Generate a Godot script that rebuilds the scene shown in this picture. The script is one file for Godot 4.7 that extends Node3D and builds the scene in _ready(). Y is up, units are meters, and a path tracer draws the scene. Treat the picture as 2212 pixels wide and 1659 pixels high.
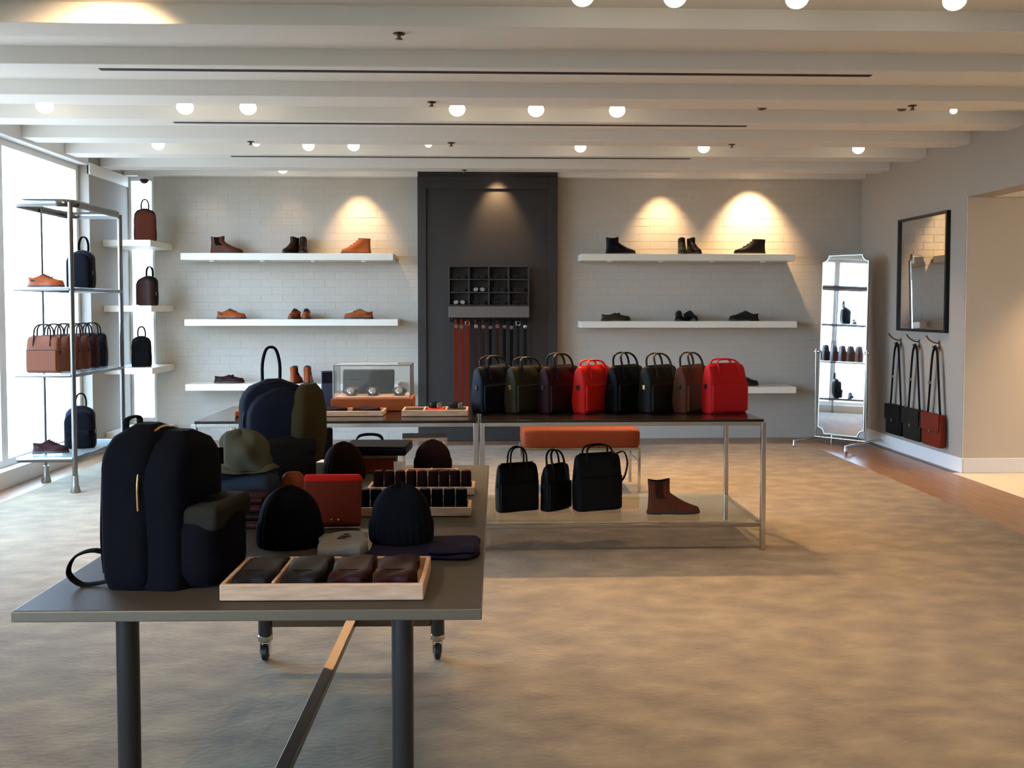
extends Node3D
# A menswear shop: two long tables of bags and accessories, wall shelves of shoes, windows along the left side.
# Metres, y up; the camera looks along -z, "d" below is the distance from the camera along -z.

# ---------------------------------------------------------------- camera and light settings
const EXPOSURE := 1.0
const SKY_ENERGY := 25.0
const WARM := Color(1.0, 0.83, 0.63)
const SPOT_ENERGY := 0.28

var M := {}
var taken := {}
var rng := RandomNumberGenerator.new()


# ---------------------------------------------------------------- geometry toolkit
class G:
	var v := PackedVector3Array()
	var n := PackedVector3Array()

	func tri(a: Vector3, b: Vector3, c: Vector3, na: Vector3, nb: Vector3, nc: Vector3) -> void:
		var k := (b - a).cross(c - a)
		if k.length_squared() < 1e-18:
			return
		if k.dot(na + nb + nc) > 0.0:
			v.append(a); v.append(c); v.append(b)
			n.append(na); n.append(nc); n.append(nb)
		else:
			v.append(a); v.append(b); v.append(c)
			n.append(na); n.append(nb); n.append(nc)

	func quad(a: Vector3, b: Vector3, c: Vector3, d: Vector3, m: Vector3) -> void:
		tri(a, b, c, m, m, m)
		tri(a, c, d, m, m, m)

	func add(o: G, t := Transform3D()) -> G:
		var turn := t.basis.inverse().transposed()
		for i in o.v.size():
			v.append(t * o.v[i])
			n.append((turn * o.n[i]).normalized())
		return self

	func mesh() -> ArrayMesh:
		var a := []
		a.resize(Mesh.ARRAY_MAX)
		a[Mesh.ARRAY_VERTEX] = v
		a[Mesh.ARRAY_NORMAL] = n
		var m := ArrayMesh.new()
		m.add_surface_from_arrays(Mesh.PRIMITIVE_TRIANGLES, a)
		return m


func at(x: float, y: float, d: float) -> Vector3:
	return Vector3(x, y, -d)


func xf(p: Vector3, turn := 0.0, tip := 0.0, roll := 0.0) -> Transform3D:
	return Transform3D(Basis.from_euler(Vector3(deg_to_rad(tip), deg_to_rad(turn), deg_to_rad(roll))), p)


func rbox(size: Vector3, r: float, c := Vector3.ZERO, k := 1) -> G:
	var g := G.new()
	var h := size / 2.0
	r = minf(maxf(r, 0.0005), minf(h.x, minf(h.y, h.z)) * 0.999)
	var lists := []
	for ax in 3:
		var inn: float = h[ax] - r
		var l := []
		for i in range(k, -1, -1):
			l.append(-inn - r * tan(PI / 4.0 * i / k))
		for i in range(0, k + 1):
			l.append(inn + r * tan(PI / 4.0 * i / k))
		lists.append(l)
	var inner := h - Vector3.ONE * r
	for ax in 3:
		var bx := (ax + 1) % 3
		var cx := (ax + 2) % 3
		for sg in [-1.0, 1.0]:
			var L1: Array = lists[bx]
			var L2: Array = lists[cx]
			for i in L1.size() - 1:
				for j in L2.size() - 1:
					var ps := []
					var ns := []
					for q in [[i, j], [i + 1, j], [i + 1, j + 1], [i, j + 1]]:
						var p := Vector3.ZERO
						p[ax] = h[ax] * sg
						p[bx] = L1[q[0]]
						p[cx] = L2[q[1]]
						var o := p.clamp(-inner, inner)
						var m := (p - o).normalized()
						ps.append(o + m * r + c)
						ns.append(m)
					g.tri(ps[0], ps[1], ps[2], ns[0], ns[1], ns[2])
					g.tri(ps[0], ps[2], ps[3], ns[0], ns[2], ns[3])
	return g


# a box from its low corner to its high corner, in x, y and distance d
func span(x0: float, x1: float, y0: float, y1: float, d0: float, d1: float, r := 0.004) -> G:
	return rbox(Vector3(absf(x1 - x0), absf(y1 - y0), absf(d1 - d0)), r, Vector3((x0 + x1) / 2, (y0 + y1) / 2, -(d0 + d1) / 2))


# rings of equal length, joined into a skin
func loft(rings: Array, cap0 := true, cap1 := true, closed := true) -> G:
	var g := G.new()
	var R := rings.size()
	var N: int = rings[0].size()
	var acc := []
	var mid := Vector3.ZERO
	for i in R:
		var row := PackedVector3Array()
		row.resize(N)
		acc.append(row)
		for p in rings[i]:
			mid += p
	mid /= float(R * N)
	var faces := []
	var vol := 0.0
	var last := N if closed else N - 1
	for i in R - 1:
		for j in last:
			var j2 := (j + 1) % N
			for f in [[[i, j], [i + 1, j], [i + 1, j2]], [[i, j], [i + 1, j2], [i, j2]]]:
				var a: Vector3 = rings[f[0][0]][f[0][1]]
				var b: Vector3 = rings[f[1][0]][f[1][1]]
				var c: Vector3 = rings[f[2][0]][f[2][1]]
				var k := (b - a).cross(c - a)
				vol += (a - mid).dot(k)
				faces.append(f)
				for q in f:
					acc[q[0]][q[1]] = acc[q[0]][q[1]] + k
	var sg := 1.0 if vol >= 0.0 else -1.0
	for i in R:
		for j in N:
			acc[i][j] = (acc[i][j] * sg).normalized()
	for f in faces:
		g.tri(rings[f[0][0]][f[0][1]], rings[f[1][0]][f[1][1]], rings[f[2][0]][f[2][1]], acc[f[0][0]][f[0][1]], acc[f[1][0]][f[1][1]], acc[f[2][0]][f[2][1]])
	for e in [[cap0, 0, 1], [cap1, R - 1, R - 2]]:
		if e[0]:
			fan(g, rings[e[1]], mean(rings[e[1]]) - mean(rings[e[2]]))
	return g


func mean(ring) -> Vector3:
	var m := Vector3.ZERO
	for p in ring:
		m += p
	return m / float(ring.size())


func fan(g: G, ring, out: Vector3) -> void:
	var c := mean(ring)
	var m := Vector3.ZERO
	for j in ring.size():
		m += (ring[j] - c).cross(ring[(j + 1) % ring.size()] - c)
	m = m.normalized()
	if m.dot(out) < 0.0:
		m = -m
	for j in ring.size():
		g.tri(c, ring[j], ring[(j + 1) % ring.size()], m, m, m)


# profile of Vector2(radius, height); creases stay sharp
func lathe(prof: Array, seg := 24, c := Vector3.ZERO) -> G:
	var g := G.new()
	var en := []
	for i in prof.size() - 1:
		var d: Vector2 = prof[i + 1] - prof[i]
		en.append(Vector2(d.y, -d.x).normalized())
	for i in prof.size() - 1:
		var n0: Vector2 = en[i]
		var n1: Vector2 = en[i]
		if i > 0 and en[i - 1].dot(en[i]) > 0.6:
			n0 = (en[i - 1] + en[i]).normalized()
		if i < en.size() - 1 and en[i + 1].dot(en[i]) > 0.6:
			n1 = (en[i + 1] + en[i]).normalized()
		for j in seg:
			var a := TAU * j / seg
			var b := TAU * (j + 1) / seg
			var A := Vector3(cos(a), 0, sin(a))
			var B := Vector3(cos(b), 0, sin(b))
			var p := [A * prof[i].x + Vector3.UP * prof[i].y + c, B * prof[i].x + Vector3.UP * prof[i].y + c, B * prof[i + 1].x + Vector3.UP * prof[i + 1].y + c, A * prof[i + 1].x + Vector3.UP * prof[i + 1].y + c]
			var m := [A * n0.x + Vector3.UP * n0.y, B * n0.x + Vector3.UP * n0.y, B * n1.x + Vector3.UP * n1.y, A * n1.x + Vector3.UP * n1.y]
			g.tri(p[0], p[1], p[2], m[0], m[1], m[2])
			g.tri(p[0], p[2], p[3], m[0], m[2], m[3])
	return g


func spline(pts: Array, per := 6, closed := false) -> Array:
	var out := []
	var n := pts.size()
	var last := n if closed else n - 1
	for i in last:
		var p0: Vector3 = pts[(i - 1 + n) % n] if closed or i > 0 else pts[0]
		var p1: Vector3 = pts[i]
		var p2: Vector3 = pts[(i + 1) % n]
		var p3: Vector3 = pts[(i + 2) % n] if closed or i + 2 < n else pts[n - 1]
		for k in per:
			out.append(p1.cubic_interpolate(p2, p0, p3, float(k) / per))
	if not closed:
		out.append(pts[n - 1])
	return out


# a tube or, with unequal radii, a strap along a path; rb lies across "side"
func tube(path: Array, ra: float, rb := -1.0, seg := 8, closed := false, side := Vector3(0, 0, 1)) -> G:
	if rb < 0.0:
		rb = ra
	var rings := []
	var n := path.size()
	var ref := side
	for i in n:
		var t: Vector3
		if closed:
			t = path[(i + 1) % n] - path[(i - 1 + n) % n]
		else:
			t = path[mini(i + 1, n - 1)] - path[maxi(i - 1, 0)]
		t = t.normalized()
		var b := (ref - t * ref.dot(t))
		if b.length() < 0.05:
			b = t.cross(Vector3(0.3, 0.9, 0.1))
		b = b.normalized()
		ref = b if rb == ra else side
		var a := t.cross(b).normalized()
		var ring := []
		for j in seg:
			var w := TAU * j / seg
			ring.append(path[i] + a * cos(w) * ra + b * sin(w) * rb)
		rings.append(ring)
	if closed:
		rings.append(rings[0])
	return loft(rings, not closed, not closed)


func rod(a: Vector3, b: Vector3, r: float, seg := 12) -> G:
	return tube([a, b], r, -1.0, seg, false, Vector3(0.2, 0.1, 0.97))


# superellipse ring in the horizontal plane
func sring(y: float, hx: float, hz: float, e := 4.0, n := 32, cx := 0.0, cz := 0.0) -> Array:
	var out := []
	for j in n:
		var w := TAU * j / n
		var c := cos(w)
		var s := sin(w)
		out.append(Vector3(cx + hx * signf(c) * pow(absf(c), 2.0 / e), y, cz + hz * signf(s) * pow(absf(s), 2.0 / e)))
	return out


# a flat plate: polygon in x,y, thickness along z with a small bevel
func plate(poly: PackedVector2Array, z0: float, z1: float, bev := 0.0) -> G:
	var g := G.new()
	var n := poly.size()
	var area := 0.0
	for i in n:
		area += poly[i].cross(poly[(i + 1) % n])
	var inset := PackedVector2Array()
	for i in n:
		var e0 := (poly[i] - poly[(i - 1 + n) % n]).normalized()
		var e1 := (poly[(i + 1) % n] - poly[i]).normalized()
		var m := Vector2(-(e0.y + e1.y), e0.x + e1.x).normalized() * signf(area)
		inset.append(poly[i] + m * bev)
	var tris := Geometry2D.triangulate_polygon(inset)
	for s in [[z0, -1.0], [z1, 1.0]]:
		var m := Vector3(0, 0, s[1])
		for i in range(0, tris.size(), 3):
			var q := []
			for k in 3:
				var p := inset[tris[i + k]]
				q.append(Vector3(p.x, p.y, s[0]))
			g.tri(q[0], q[1], q[2], m, m, m)
	var zs := [[inset, z0], [poly, z0 + bev], [poly, z1 - bev], [inset, z1]] if bev > 0.0 else [[poly, z0], [poly, z1]]
	for i in n:
		var e := (poly[(i + 1) % n] - poly[i])
		var out := Vector3(e.y, -e.x, 0).normalized() * signf(area)
		for k in zs.size() - 1:
			var m := out
			if bev > 0.0 and k != 1:
				m = (out + Vector3(0, 0, -1.0 if k == 0 else 1.0)).normalized()
			var a: Vector2 = zs[k][0][i]
			var b: Vector2 = zs[k][0][(i + 1) % n]
			var c: Vector2 = zs[k + 1][0][(i + 1) % n]
			var d: Vector2 = zs[k + 1][0][i]
			g.quad(Vector3(a.x, a.y, zs[k][1]), Vector3(b.x, b.y, zs[k][1]), Vector3(c.x, c.y, zs[k + 1][1]), Vector3(d.x, d.y, zs[k + 1][1]), m)
	return g


# ---------------------------------------------------------------- naming and placing
func numbered(called: String) -> String:
	if not taken.has(called):
		taken[called] = 0
		return called
	taken[called] += 1
	return "%s_%03d" % [called, taken[called]]


func meta(o: Node, label: String, category: String, group := "", kind := "") -> void:
	if label: o.set_meta("label", label)
	if category: o.set_meta("category", category)
	if group: o.set_meta("group", group)
	if kind: o.set_meta("kind", kind)


func thing(called: String, label: String, category: String, p := Vector3.ZERO, turn := 0.0, group := "") -> Node3D:
	var o := Node3D.new()
	o.name = numbered(called)
	add_child(o)
	o.position = p
	o.rotation_degrees.y = turn
	meta(o, label, category, group)
	return o


func part(called: String, g: G, m: Material, parent: Node, label := "") -> MeshInstance3D:
	return put(called, g.mesh(), m, parent, label)


func put(called: String, mesh: Mesh, m: Material, parent: Node, label := "") -> MeshInstance3D:
	var o := MeshInstance3D.new()
	o.name = called if parent != self else numbered(called)
	o.mesh = mesh
	o.material_override = m
	parent.add_child(o, true)
	if label: o.set_meta("label", label)
	return o


func struct(called: String, label := "") -> Node3D:
	var o := Node3D.new()
	o.name = numbered(called)
	add_child(o)
	o.set_meta("kind", "structure")
	if label: o.set_meta("label", label)
	return o


# ---------------------------------------------------------------- materials
func noise_tex(freq: float, seed_: int, size := 512, oct := 4, ramp: Gradient = null, normal := false) -> NoiseTexture2D:
	var f := FastNoiseLite.new()
	f.noise_type = FastNoiseLite.TYPE_SIMPLEX_SMOOTH
	f.frequency = freq
	f.seed = seed_
	f.fractal_octaves = oct
	var t := NoiseTexture2D.new()
	t.width = size
	t.height = size
	t.seamless = true
	t.noise = f
	t.as_normal_map = normal
	if ramp:
		t.color_ramp = ramp
	return t


func ramp(cols: Array) -> Gradient:
	var g := Gradient.new()
	var offs := PackedFloat32Array()
	var cc := PackedColorArray()
	for i in cols.size():
		offs.append(float(i) / (cols.size() - 1))
		cc.append(cols[i])
	g.offsets = offs
	g.colors = cc
	return g


func mat(c: Color, rough: float, metal := 0.0, relief: Texture2D = null, depth := 0.0, scale := 1.0) -> StandardMaterial3D:
	var m := StandardMaterial3D.new()
	m.albedo_color = c
	m.roughness = rough
	m.metallic = metal
	if relief:
		m.uv1_triplanar = true
		m.uv1_scale = Vector3.ONE * scale
		m.heightmap_enabled = true
		m.heightmap_texture = relief
		m.heightmap_scale = depth
	return m


func cloth(c: Color, rough := 0.9) -> StandardMaterial3D:
	var m := mat(c, rough, 0.0, M.t_weave, 0.06, 6.0)
	m.metallic_specular = 0.18
	m.rim_enabled = true
	m.rim = 0.05
	m.rim_tint = 0.8
	return m


func leather(c: Color, rough := 0.55) -> StandardMaterial3D:
	var m := mat(c, rough, 0.0, M.t_leather, 0.04, 5.0)
	m.metallic_specular = 0.22
	return m


func make_materials() -> void:
	M.t_weave = noise_tex(0.16, 11, 256, 2)
	M.t_leather = noise_tex(0.07, 12, 256, 3)
	M.t_plaster = noise_tex(0.03, 13, 512, 5)
	M.t_pile = noise_tex(0.2, 14, 512, 3)
	# carpet: soft mottled beige with brushed streaks
	var cp := StandardMaterial3D.new()
	cp.albedo_texture = noise_tex(0.012, 21, 1024, 7, ramp([Color(0.405, 0.345, 0.245), Color(0.455, 0.39, 0.28), Color(0.505, 0.44, 0.318), Color(0.565, 0.495, 0.365)]))
	cp.uv1_triplanar = true
	cp.uv1_world_triplanar = true
	cp.uv1_scale = Vector3(0.26, 0.3, 0.42)
	cp.roughness = 0.97
	cp.heightmap_enabled = true
	cp.heightmap_texture = M.t_pile
	cp.heightmap_scale = 0.3
	cp.rim_enabled = true
	cp.rim = 0.2
	M.carpet = cp
	var wd := StandardMaterial3D.new()
	wd.albedo_texture = noise_tex(0.02, 22, 512, 5, ramp([Color(0.44, 0.325, 0.225), Color(0.53, 0.40, 0.285), Color(0.60, 0.47, 0.34)]))
	wd.uv1_triplanar = true
	wd.uv1_world_triplanar = true
	wd.uv1_scale = Vector3(2.2, 1, 0.35)
	wd.roughness = 0.32
	M.wood = wd
	var pw := StandardMaterial3D.new()
	pw.albedo_texture = noise_tex(0.02, 23, 512, 5, ramp([Color(0.70, 0.55, 0.42), Color(0.77, 0.62, 0.49), Color(0.82, 0.68, 0.55)]))
	pw.uv1_triplanar = true
	pw.uv1_scale = Vector3(0.8, 6, 4)
	pw.roughness = 0.5
	M.pale_wood = pw
	M.pale_floor = mat(Color(0.87, 0.84, 0.76), 0.5)
	M.ceiling = mat(Color(0.88, 0.865, 0.83), 0.9, 0.0, M.t_plaster, 0.02, 1.0)
	M.wall = mat(Color(0.63, 0.595, 0.545), 0.85, 0.0, M.t_plaster, 0.08, 1.2)
	M.brick = [mat(Color(0.72, 0.69, 0.635), 0.8, 0.0, M.t_plaster, 0.12, 3.0), mat(Color(0.716, 0.686, 0.631), 0.8, 0.0, M.t_plaster, 0.12, 3.3), mat(Color(0.724, 0.694, 0.639), 0.8, 0.0, M.t_plaster, 0.12, 2.7)]
	M.beige_wall = mat(Color(0.78, 0.73, 0.65), 0.85, 0.0, M.t_plaster, 0.06, 1.2)
	M.white = mat(Color(0.88, 0.86, 0.82), 0.5)
	M.white_paint = mat(Color(0.90, 0.89, 0.87), 0.6)
	M.shelf = mat(Color(0.88, 0.86, 0.80), 0.45)
	M.dark_panel = mat(Color(0.15, 0.135, 0.12), 0.55, 0.0, M.t_plaster, 0.03, 2.0)
	M.black_metal = mat(Color(0.10, 0.10, 0.10), 0.4, 0.6)
	M.chrome = mat(Color(0.80, 0.79, 0.77), 0.16, 1.0)
	M.gunmetal = mat(Color(0.46, 0.455, 0.45), 0.22, 1.0)
	M.steel = mat(Color(0.62, 0.60, 0.56), 0.32, 1.0)
	M.bronze = mat(Color(0.42, 0.34, 0.26), 0.35, 1.0)
	M.brass = mat(Color(0.78, 0.62, 0.35), 0.3, 1.0)
	M.mirror = mat(Color(0.93, 0.93, 0.93), 0.015, 1.0)
	M.slot = mat(Color(0.13, 0.12, 0.11), 0.8)
	M.ledge = mat(Color(0.36, 0.325, 0.30), 0.5)
	M.black = mat(Color(0.07, 0.07, 0.075), 0.5)
	M.table_top = mat(Color(0.27, 0.245, 0.21), 0.5)
	M.table_top.metallic_specular = 0.25
	M.table_edge = mat(Color(0.43, 0.395, 0.335), 0.4, 0.5)
	M.leg_dark = mat(Color(0.22, 0.22, 0.215), 0.4, 0.5)
	M.dark_top = mat(Color(0.12, 0.09, 0.075), 0.12)
	var gl := StandardMaterial3D.new()
	gl.albedo_color = Color(0.9, 0.96, 0.94, 0.06)
	gl.transparency = BaseMaterial3D.TRANSPARENCY_ALPHA
	gl.roughness = 0.02
	M.glass = gl
	var g2 := gl.duplicate()
	g2.albedo_color = Color(0.62, 0.62, 0.52, 0.35)
	M.shelf_glass = g2
	var g3 := gl.duplicate()
	g3.albedo_color = Color(0.75, 0.85, 0.85, 0.25)
	M.rack_glass = g3
	M.navy = cloth(Color(0.055, 0.056, 0.075))
	M.navy_light = cloth(Color(0.105, 0.11, 0.145))
	M.slate = cloth(Color(0.17, 0.19, 0.225))
	M.olive = cloth(Color(0.25, 0.215, 0.13))
	M.khaki = cloth(Color(0.31, 0.29, 0.22))
	M.moss = cloth(Color(0.165, 0.155, 0.13))
	M.charcoal = cloth(Color(0.12, 0.115, 0.11))
	M.black_cloth = cloth(Color(0.05, 0.05, 0.052))
	M.grey_cloth = cloth(Color(0.50, 0.48, 0.44))
	M.grey_felt = cloth(Color(0.44, 0.44, 0.44))
	M.purple = cloth(Color(0.12, 0.10, 0.16))
	M.maroon_cloth = cloth(Color(0.115, 0.055, 0.055))
	M.strap = cloth(Color(0.055, 0.055, 0.06), 0.8)
	M.tan = leather(Color(0.56, 0.29, 0.145))
	M.orange = leather(Color(0.49, 0.22, 0.115))
	M.saddle = leather(Color(0.41, 0.245, 0.17), 0.6)
	M.rust_brown = leather(Color(0.34, 0.165, 0.105), 0.6)
	M.cognac = leather(Color(0.56, 0.27, 0.13), 0.35)
	M.brown = leather(Color(0.34, 0.185, 0.12), 0.45)
	M.dark_brown = leather(Color(0.19, 0.11, 0.08), 0.4)
	M.maroon = leather(Color(0.165, 0.065, 0.06), 0.55)
	M.red = leather(Color(0.80, 0.13, 0.085), 0.5)
	M.deep_red = leather(Color(0.72, 0.10, 0.10), 0.5)
	M.rust = leather(Color(0.42, 0.15, 0.09), 0.45)
	M.black_leather = leather(Color(0.055, 0.052, 0.05), 0.38)
	M.grey_leather = leather(Color(0.10, 0.092, 0.085), 0.6)
	M.green_leather = leather(Color(0.13, 0.125, 0.10), 0.45)
	M.olive_leather = leather(Color(0.20, 0.17, 0.105), 0.45)
	M.navy_leather = leather(Color(0.07, 0.075, 0.10), 0.45)
	M.sole = mat(Color(0.16, 0.11, 0.08), 0.6)
	M.lining = mat(Color(0.16, 0.11, 0.08), 0.9)
	M.blue_card = mat(Color(0.20, 0.26, 0.38), 0.8)
	var lamp := StandardMaterial3D.new()
	lamp.albedo_color = Color(1, 0.97, 0.9)
	lamp.emission_enabled = true
	lamp.emission = Color(1.0, 0.93, 0.80)
	lamp.emission_energy_multiplier = 3.0
	M.lamp = lamp


func _ready() -> void:
	rng.seed = 7
	set_camera()
	set_sky()
	make_materials()
	build_floor()
	build_ceiling()
	build_left_side()
	build_back_wall()
	build_right_side()
	build_lamps()
	build_back_shelves()
	build_glasses_and_belts()
	build_corner_shelves()
	build_etagere()
	build_cheval_mirror()
	build_wall_mirror_and_bags()
	build_bench()
	build_far_tables()
	build_far_table_goods()
	build_near_table()
	build_near_goods()


func set_camera() -> void:
	var cam := Camera3D.new()
	cam.name = "camera"
	add_child(cam)
	cam.position = Vector3(0, 1.40, 0)
	cam.rotation_degrees = Vector3(-2.29, -1.89, 0)
	var near := 0.05
	cam.set_frustum(near * 1659.0 / 2000.0, Vector2(0, -near * 84.5 / 2000.0), near, 100.0)
	cam.current = true


func set_sky() -> void:
	var we := WorldEnvironment.new()
	we.name = "surroundings"
	var e := Environment.new()
	e.background_mode = Environment.BG_SKY
	var s := Sky.new()
	var m := ProceduralSkyMaterial.new()
	m.sky_top_color = Color(0.66, 0.82, 1.0)
	m.sky_horizon_color = Color(0.76, 0.88, 1.0)
	m.ground_horizon_color = Color(0.52, 0.57, 0.62)
	m.ground_bottom_color = Color(0.42, 0.45, 0.48)
	m.energy_multiplier = SKY_ENERGY
	s.sky_material = m
	e.sky = s
	e.tonemap_mode = Environment.TONE_MAPPER_LINEAR
	e.tonemap_exposure = EXPOSURE
	e.ambient_light_source = Environment.AMBIENT_SOURCE_DISABLED
	e.sdfgi_enabled = true
	e.ssao_enabled = true
	e.ssil_enabled = true
	we.environment = e
	add_child(we)


# ---------------------------------------------------------------- the room
const XL := -3.70
const XR := 4.08
const DB := 9.87
const DR := 7.70
const DN := -4.0
const DW := 4.6
const DV := 0.7
const HC := 2.77
const HR := 2.87


func build_floor() -> void:
	var f := struct("floor")
	part("subfloor", span(XL - 0.4, 8.0, -0.25, -0.03, DN - 0.2, DB + 0.2, 0.0), M.pale_floor, f)
	part("carpet", span(-3.46, 3.36, -0.03, 0.0, DN, 9.40, 0.004), M.carpet, f, "mottled beige cut pile carpet")
	part("wood_border", span(3.36, 4.0, -0.03, -0.003, DN, DB, 0.002), M.wood, f)
	part("wood_border", span(XL, -3.46, -0.03, -0.003, DN, DB, 0.002), M.wood, f)
	part("wood_border", span(-3.46, 3.36, -0.03, -0.003, 9.40, DB, 0.002), M.wood, f)
	part("pale_floor", span(4.0, 7.6, -0.03, -0.001, DN, DR, 0.002), M.pale_floor, f)


func build_ceiling() -> void:
	var c := struct("ceiling")
	part("slab", span(XL - 0.4, XR + 0.3, HR, HR + 0.2, DN - 0.2, DB + 0.2, 0.0), M.ceiling, c)
	var i := 0
	var d := 9.17
	while d > DN:
		var b := part("beam", span(XL, XR, HC, HR + 0.02, d, d + 0.235, 0.006), M.ceiling, c)
		if i in [1, 3, 5]:
			var e: Array = {1: [-2.26, 1.92], 3: [-2.27, 2.0], 5: [-2.19, 2.30]}[i]
			part("air_slot", span(e[0], e[1], HC - 0.003, HC + 0.01, d + 0.085, d + 0.085 + 0.045, 0.001), M.slot, b)
		i += 1
		d -= 0.765
	part("wall_beam", span(XL, XR, HC, HR + 0.02, 9.76, DB, 0.005), M.ceiling, c)
	# sprinklers in the beams between
	var n := 0
	for p in [[-0.41, 4.70], [-0.33, 6.24], [-0.25, 7.76], [2.92, 6.24], [-0.17, 9.28], [2.1, 7.76], [-1.9, 7.76]]:
		var o := part("sprinkler_head", lathe([Vector2(0.03, HC), Vector2(0.03, HC - 0.004), Vector2(0.011, HC - 0.008), Vector2(0.009, HC - 0.025), Vector2(0.02, HC - 0.028), Vector2(0.0, HC - 0.03)], 14), M.bronze, self)
		o.position = at(p[0], 0, p[1])
		meta(o, ["small dark sprinkler head on the nearest ceiling beam", "dark sprinkler head beside the row of large lit spotlights, left of the middle one", "dark sprinkler head on the beam before the second row of lamps, above the black panel", "dark sprinkler head at the right of the ceiling near the unlit lamp", "tiny sprinkler head on the last beam above the black panel", "tiny sprinkler head on the third beam at right", "tiny sprinkler head on the third beam at left"][n], "sprinkler", "ceiling sprinkler heads")
		n += 1


func build_left_side() -> void:
	var w := struct("wall_left")
	part("pier", span(XL - 0.3, XL, -0.1, HR, 8.92, DB + 0.2, 0.004), M.wall, w)
	part("pier_frieze", span(XL - 0.02, XL + 0.012, 2.66, HC, 8.92, DB, 0.004), M.white_paint, w)
	part("near_wall", span(XL - 0.3, XL, -0.05, HR + 0.1, DV, DW, 0.004), M.wall, w)
	var bs := struct("baseboard_left")
	part("board", span(XL, XL + 0.018, 0.0, 0.12, 8.92, 9.2, 0.003), M.white_paint, bs)
	part("board", span(XL, XL + 0.018, 0.0, 0.12, DV, DW, 0.003), M.white_paint, bs)
	var k := 1
	for e in [[8.92, DW], [DV, DN]]:
		part("header", span(XL - 0.3, XL, 2.745, HR + 0.1, e[1], e[0], 0.004), M.white_paint, w)
		part("sill_wall", span(XL - 0.3, XL, -0.05, 0.13, e[1], e[0], 0.004), M.white_paint, w)
		var d1: float = e[0]
		while d1 > e[1] + 0.1:
			var d0 := maxf(d1 - 1.44, e[1])
			var win := struct("window_%d" % k)
			part("frame", span(XL - 0.16, XL - 0.10, 0.13, 2.745, d0, d0 + 0.05, 0.004), M.white_paint, win)
			part("frame", span(XL - 0.16, XL - 0.10, 0.13, 2.745, d1 - 0.05, d1, 0.004), M.white_paint, win)
			part("frame", span(XL - 0.16, XL - 0.10, 0.13, 0.19, d0 + 0.05, d1 - 0.05, 0.004), M.white_paint, win)
			part("frame", span(XL - 0.16, XL - 0.10, 2.69, 2.745, d0 + 0.05, d1 - 0.05, 0.004), M.white_paint, win)
			part("pane", span(XL - 0.134, XL - 0.126, 0.19, 2.69, d0 + 0.05, d1 - 0.05, 0.0), M.glass, win)
			d1 = d0
			k += 1
	# the narrow window that closes the corner on the back wall
	var cw := struct("window_%d" % k)
	for e in [[XL, XL + 0.03, 0.2, HC], [-3.46, -3.43, 0.2, HC], [XL + 0.03, -3.46, 0.2, 0.24], [XL + 0.03, -3.46, 2.73, HC]]:
		part("frame", span(e[0], e[1], e[2], e[3], DB + 0.02, DB + 0.08, 0.003), M.white_paint, cw)
	part("pane", span(XL + 0.03, -3.46, 0.24, 2.73, DB + 0.045, DB + 0.053, 0.0), M.glass, cw)


func brick_wall(called: String, x0: float, x1: float) -> void:
	var w := struct(called)
	part("masonry", span(x0, x1, -0.1, HR + 0.1, DB, DB + 0.25, 0.0), M.brick[0], w)
	var bw := 0.222
	var bh := 0.081
	var shapes := {}
	var all := []
	var row := 0
	var y := 0.0
	while y < HC - 0.01:
		var x := x0 - (bw / 2.0 if row % 2 else 0.0)
		while x < x1 - 0.001:
			var a := maxf(x, x0)
			var b := minf(x + bw, x1)
			var y1 := minf(y + bh, HC)
			if b - a > 0.02:
				all.append([a, b, y, y1, absf((y + y1) / 2 - 1.95)])
			x += bw
		y += bh
		row += 1
	all.sort_custom(func(p, q): return p[4] < q[4])
	var rest := G.new()
	for i in all.size():
		var q: Array = all[i]
		var size := Vector3(snappedf(q[1] - q[0] - 0.003, 0.001), snappedf(q[3] - q[2] - 0.003, 0.001), 0.016)
		var p := at((q[0] + q[1]) / 2, (q[2] + q[3]) / 2, DB + 0.0058 + 0.0005 * sin(i * 7.3))
		if i < 300:
			var key := "%.3f %.3f" % [size.x, size.y]
			if not shapes.has(key):
				shapes[key] = rbox(size, 0.0015).mesh()
			put("brick", shapes[key], M.brick[(i * 7 + i / 3) % 3], w).position = p
		else:
			rest.add(rbox(size, 0.0015), Transform3D(Basis(), p))
	if rest.v.size():
		var o := part("bricks", rest, M.brick[0], w)
		o.set_meta("kind", "stuff")


func build_back_wall() -> void:
	brick_wall("wall_back_left", -3.43, -0.665)
	brick_wall("wall_back_right", 0.80, XR)
	var under := struct("wall_back_corner")
	part("sill_wall", span(XL - 0.3, -3.43, -0.1, 0.2, DB, DB + 0.25, 0.004), M.white_paint, under)
	part("lintel", span(XL - 0.3, -3.43, HC, HR + 0.1, DB, DB + 0.25, 0.004), M.white_paint, under)
	# the near-black feature panel in the middle
	var w := struct("wall_back_middle")
	part("panel", span(-0.665, 0.80, -0.1, HR, 9.74, DB + 0.25, 0.004), M.dark_panel, w, "tall near-black wall panel")
	part("stile", span(-0.665, -0.575, 0.0, HC, 9.715, 9.745, 0.004), M.dark_panel, w)
	part("stile", span(0.71, 0.80, 0.0, HC, 9.715, 9.745, 0.004), M.dark_panel, w)
	part("rail", span(-0.575, 0.71, 2.64, HC, 9.715, 9.745, 0.004), M.dark_panel, w)
	part("rail", span(-0.575, 0.71, 0.0, 0.14, 9.715, 9.745, 0.004), M.dark_panel, w)
	var r := struct("wall_rear")
	part("board", span(XL - 0.4, 8.0, -0.1, HR + 0.1, DN - 0.2, DN, 0.0), M.wall, r)


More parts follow.
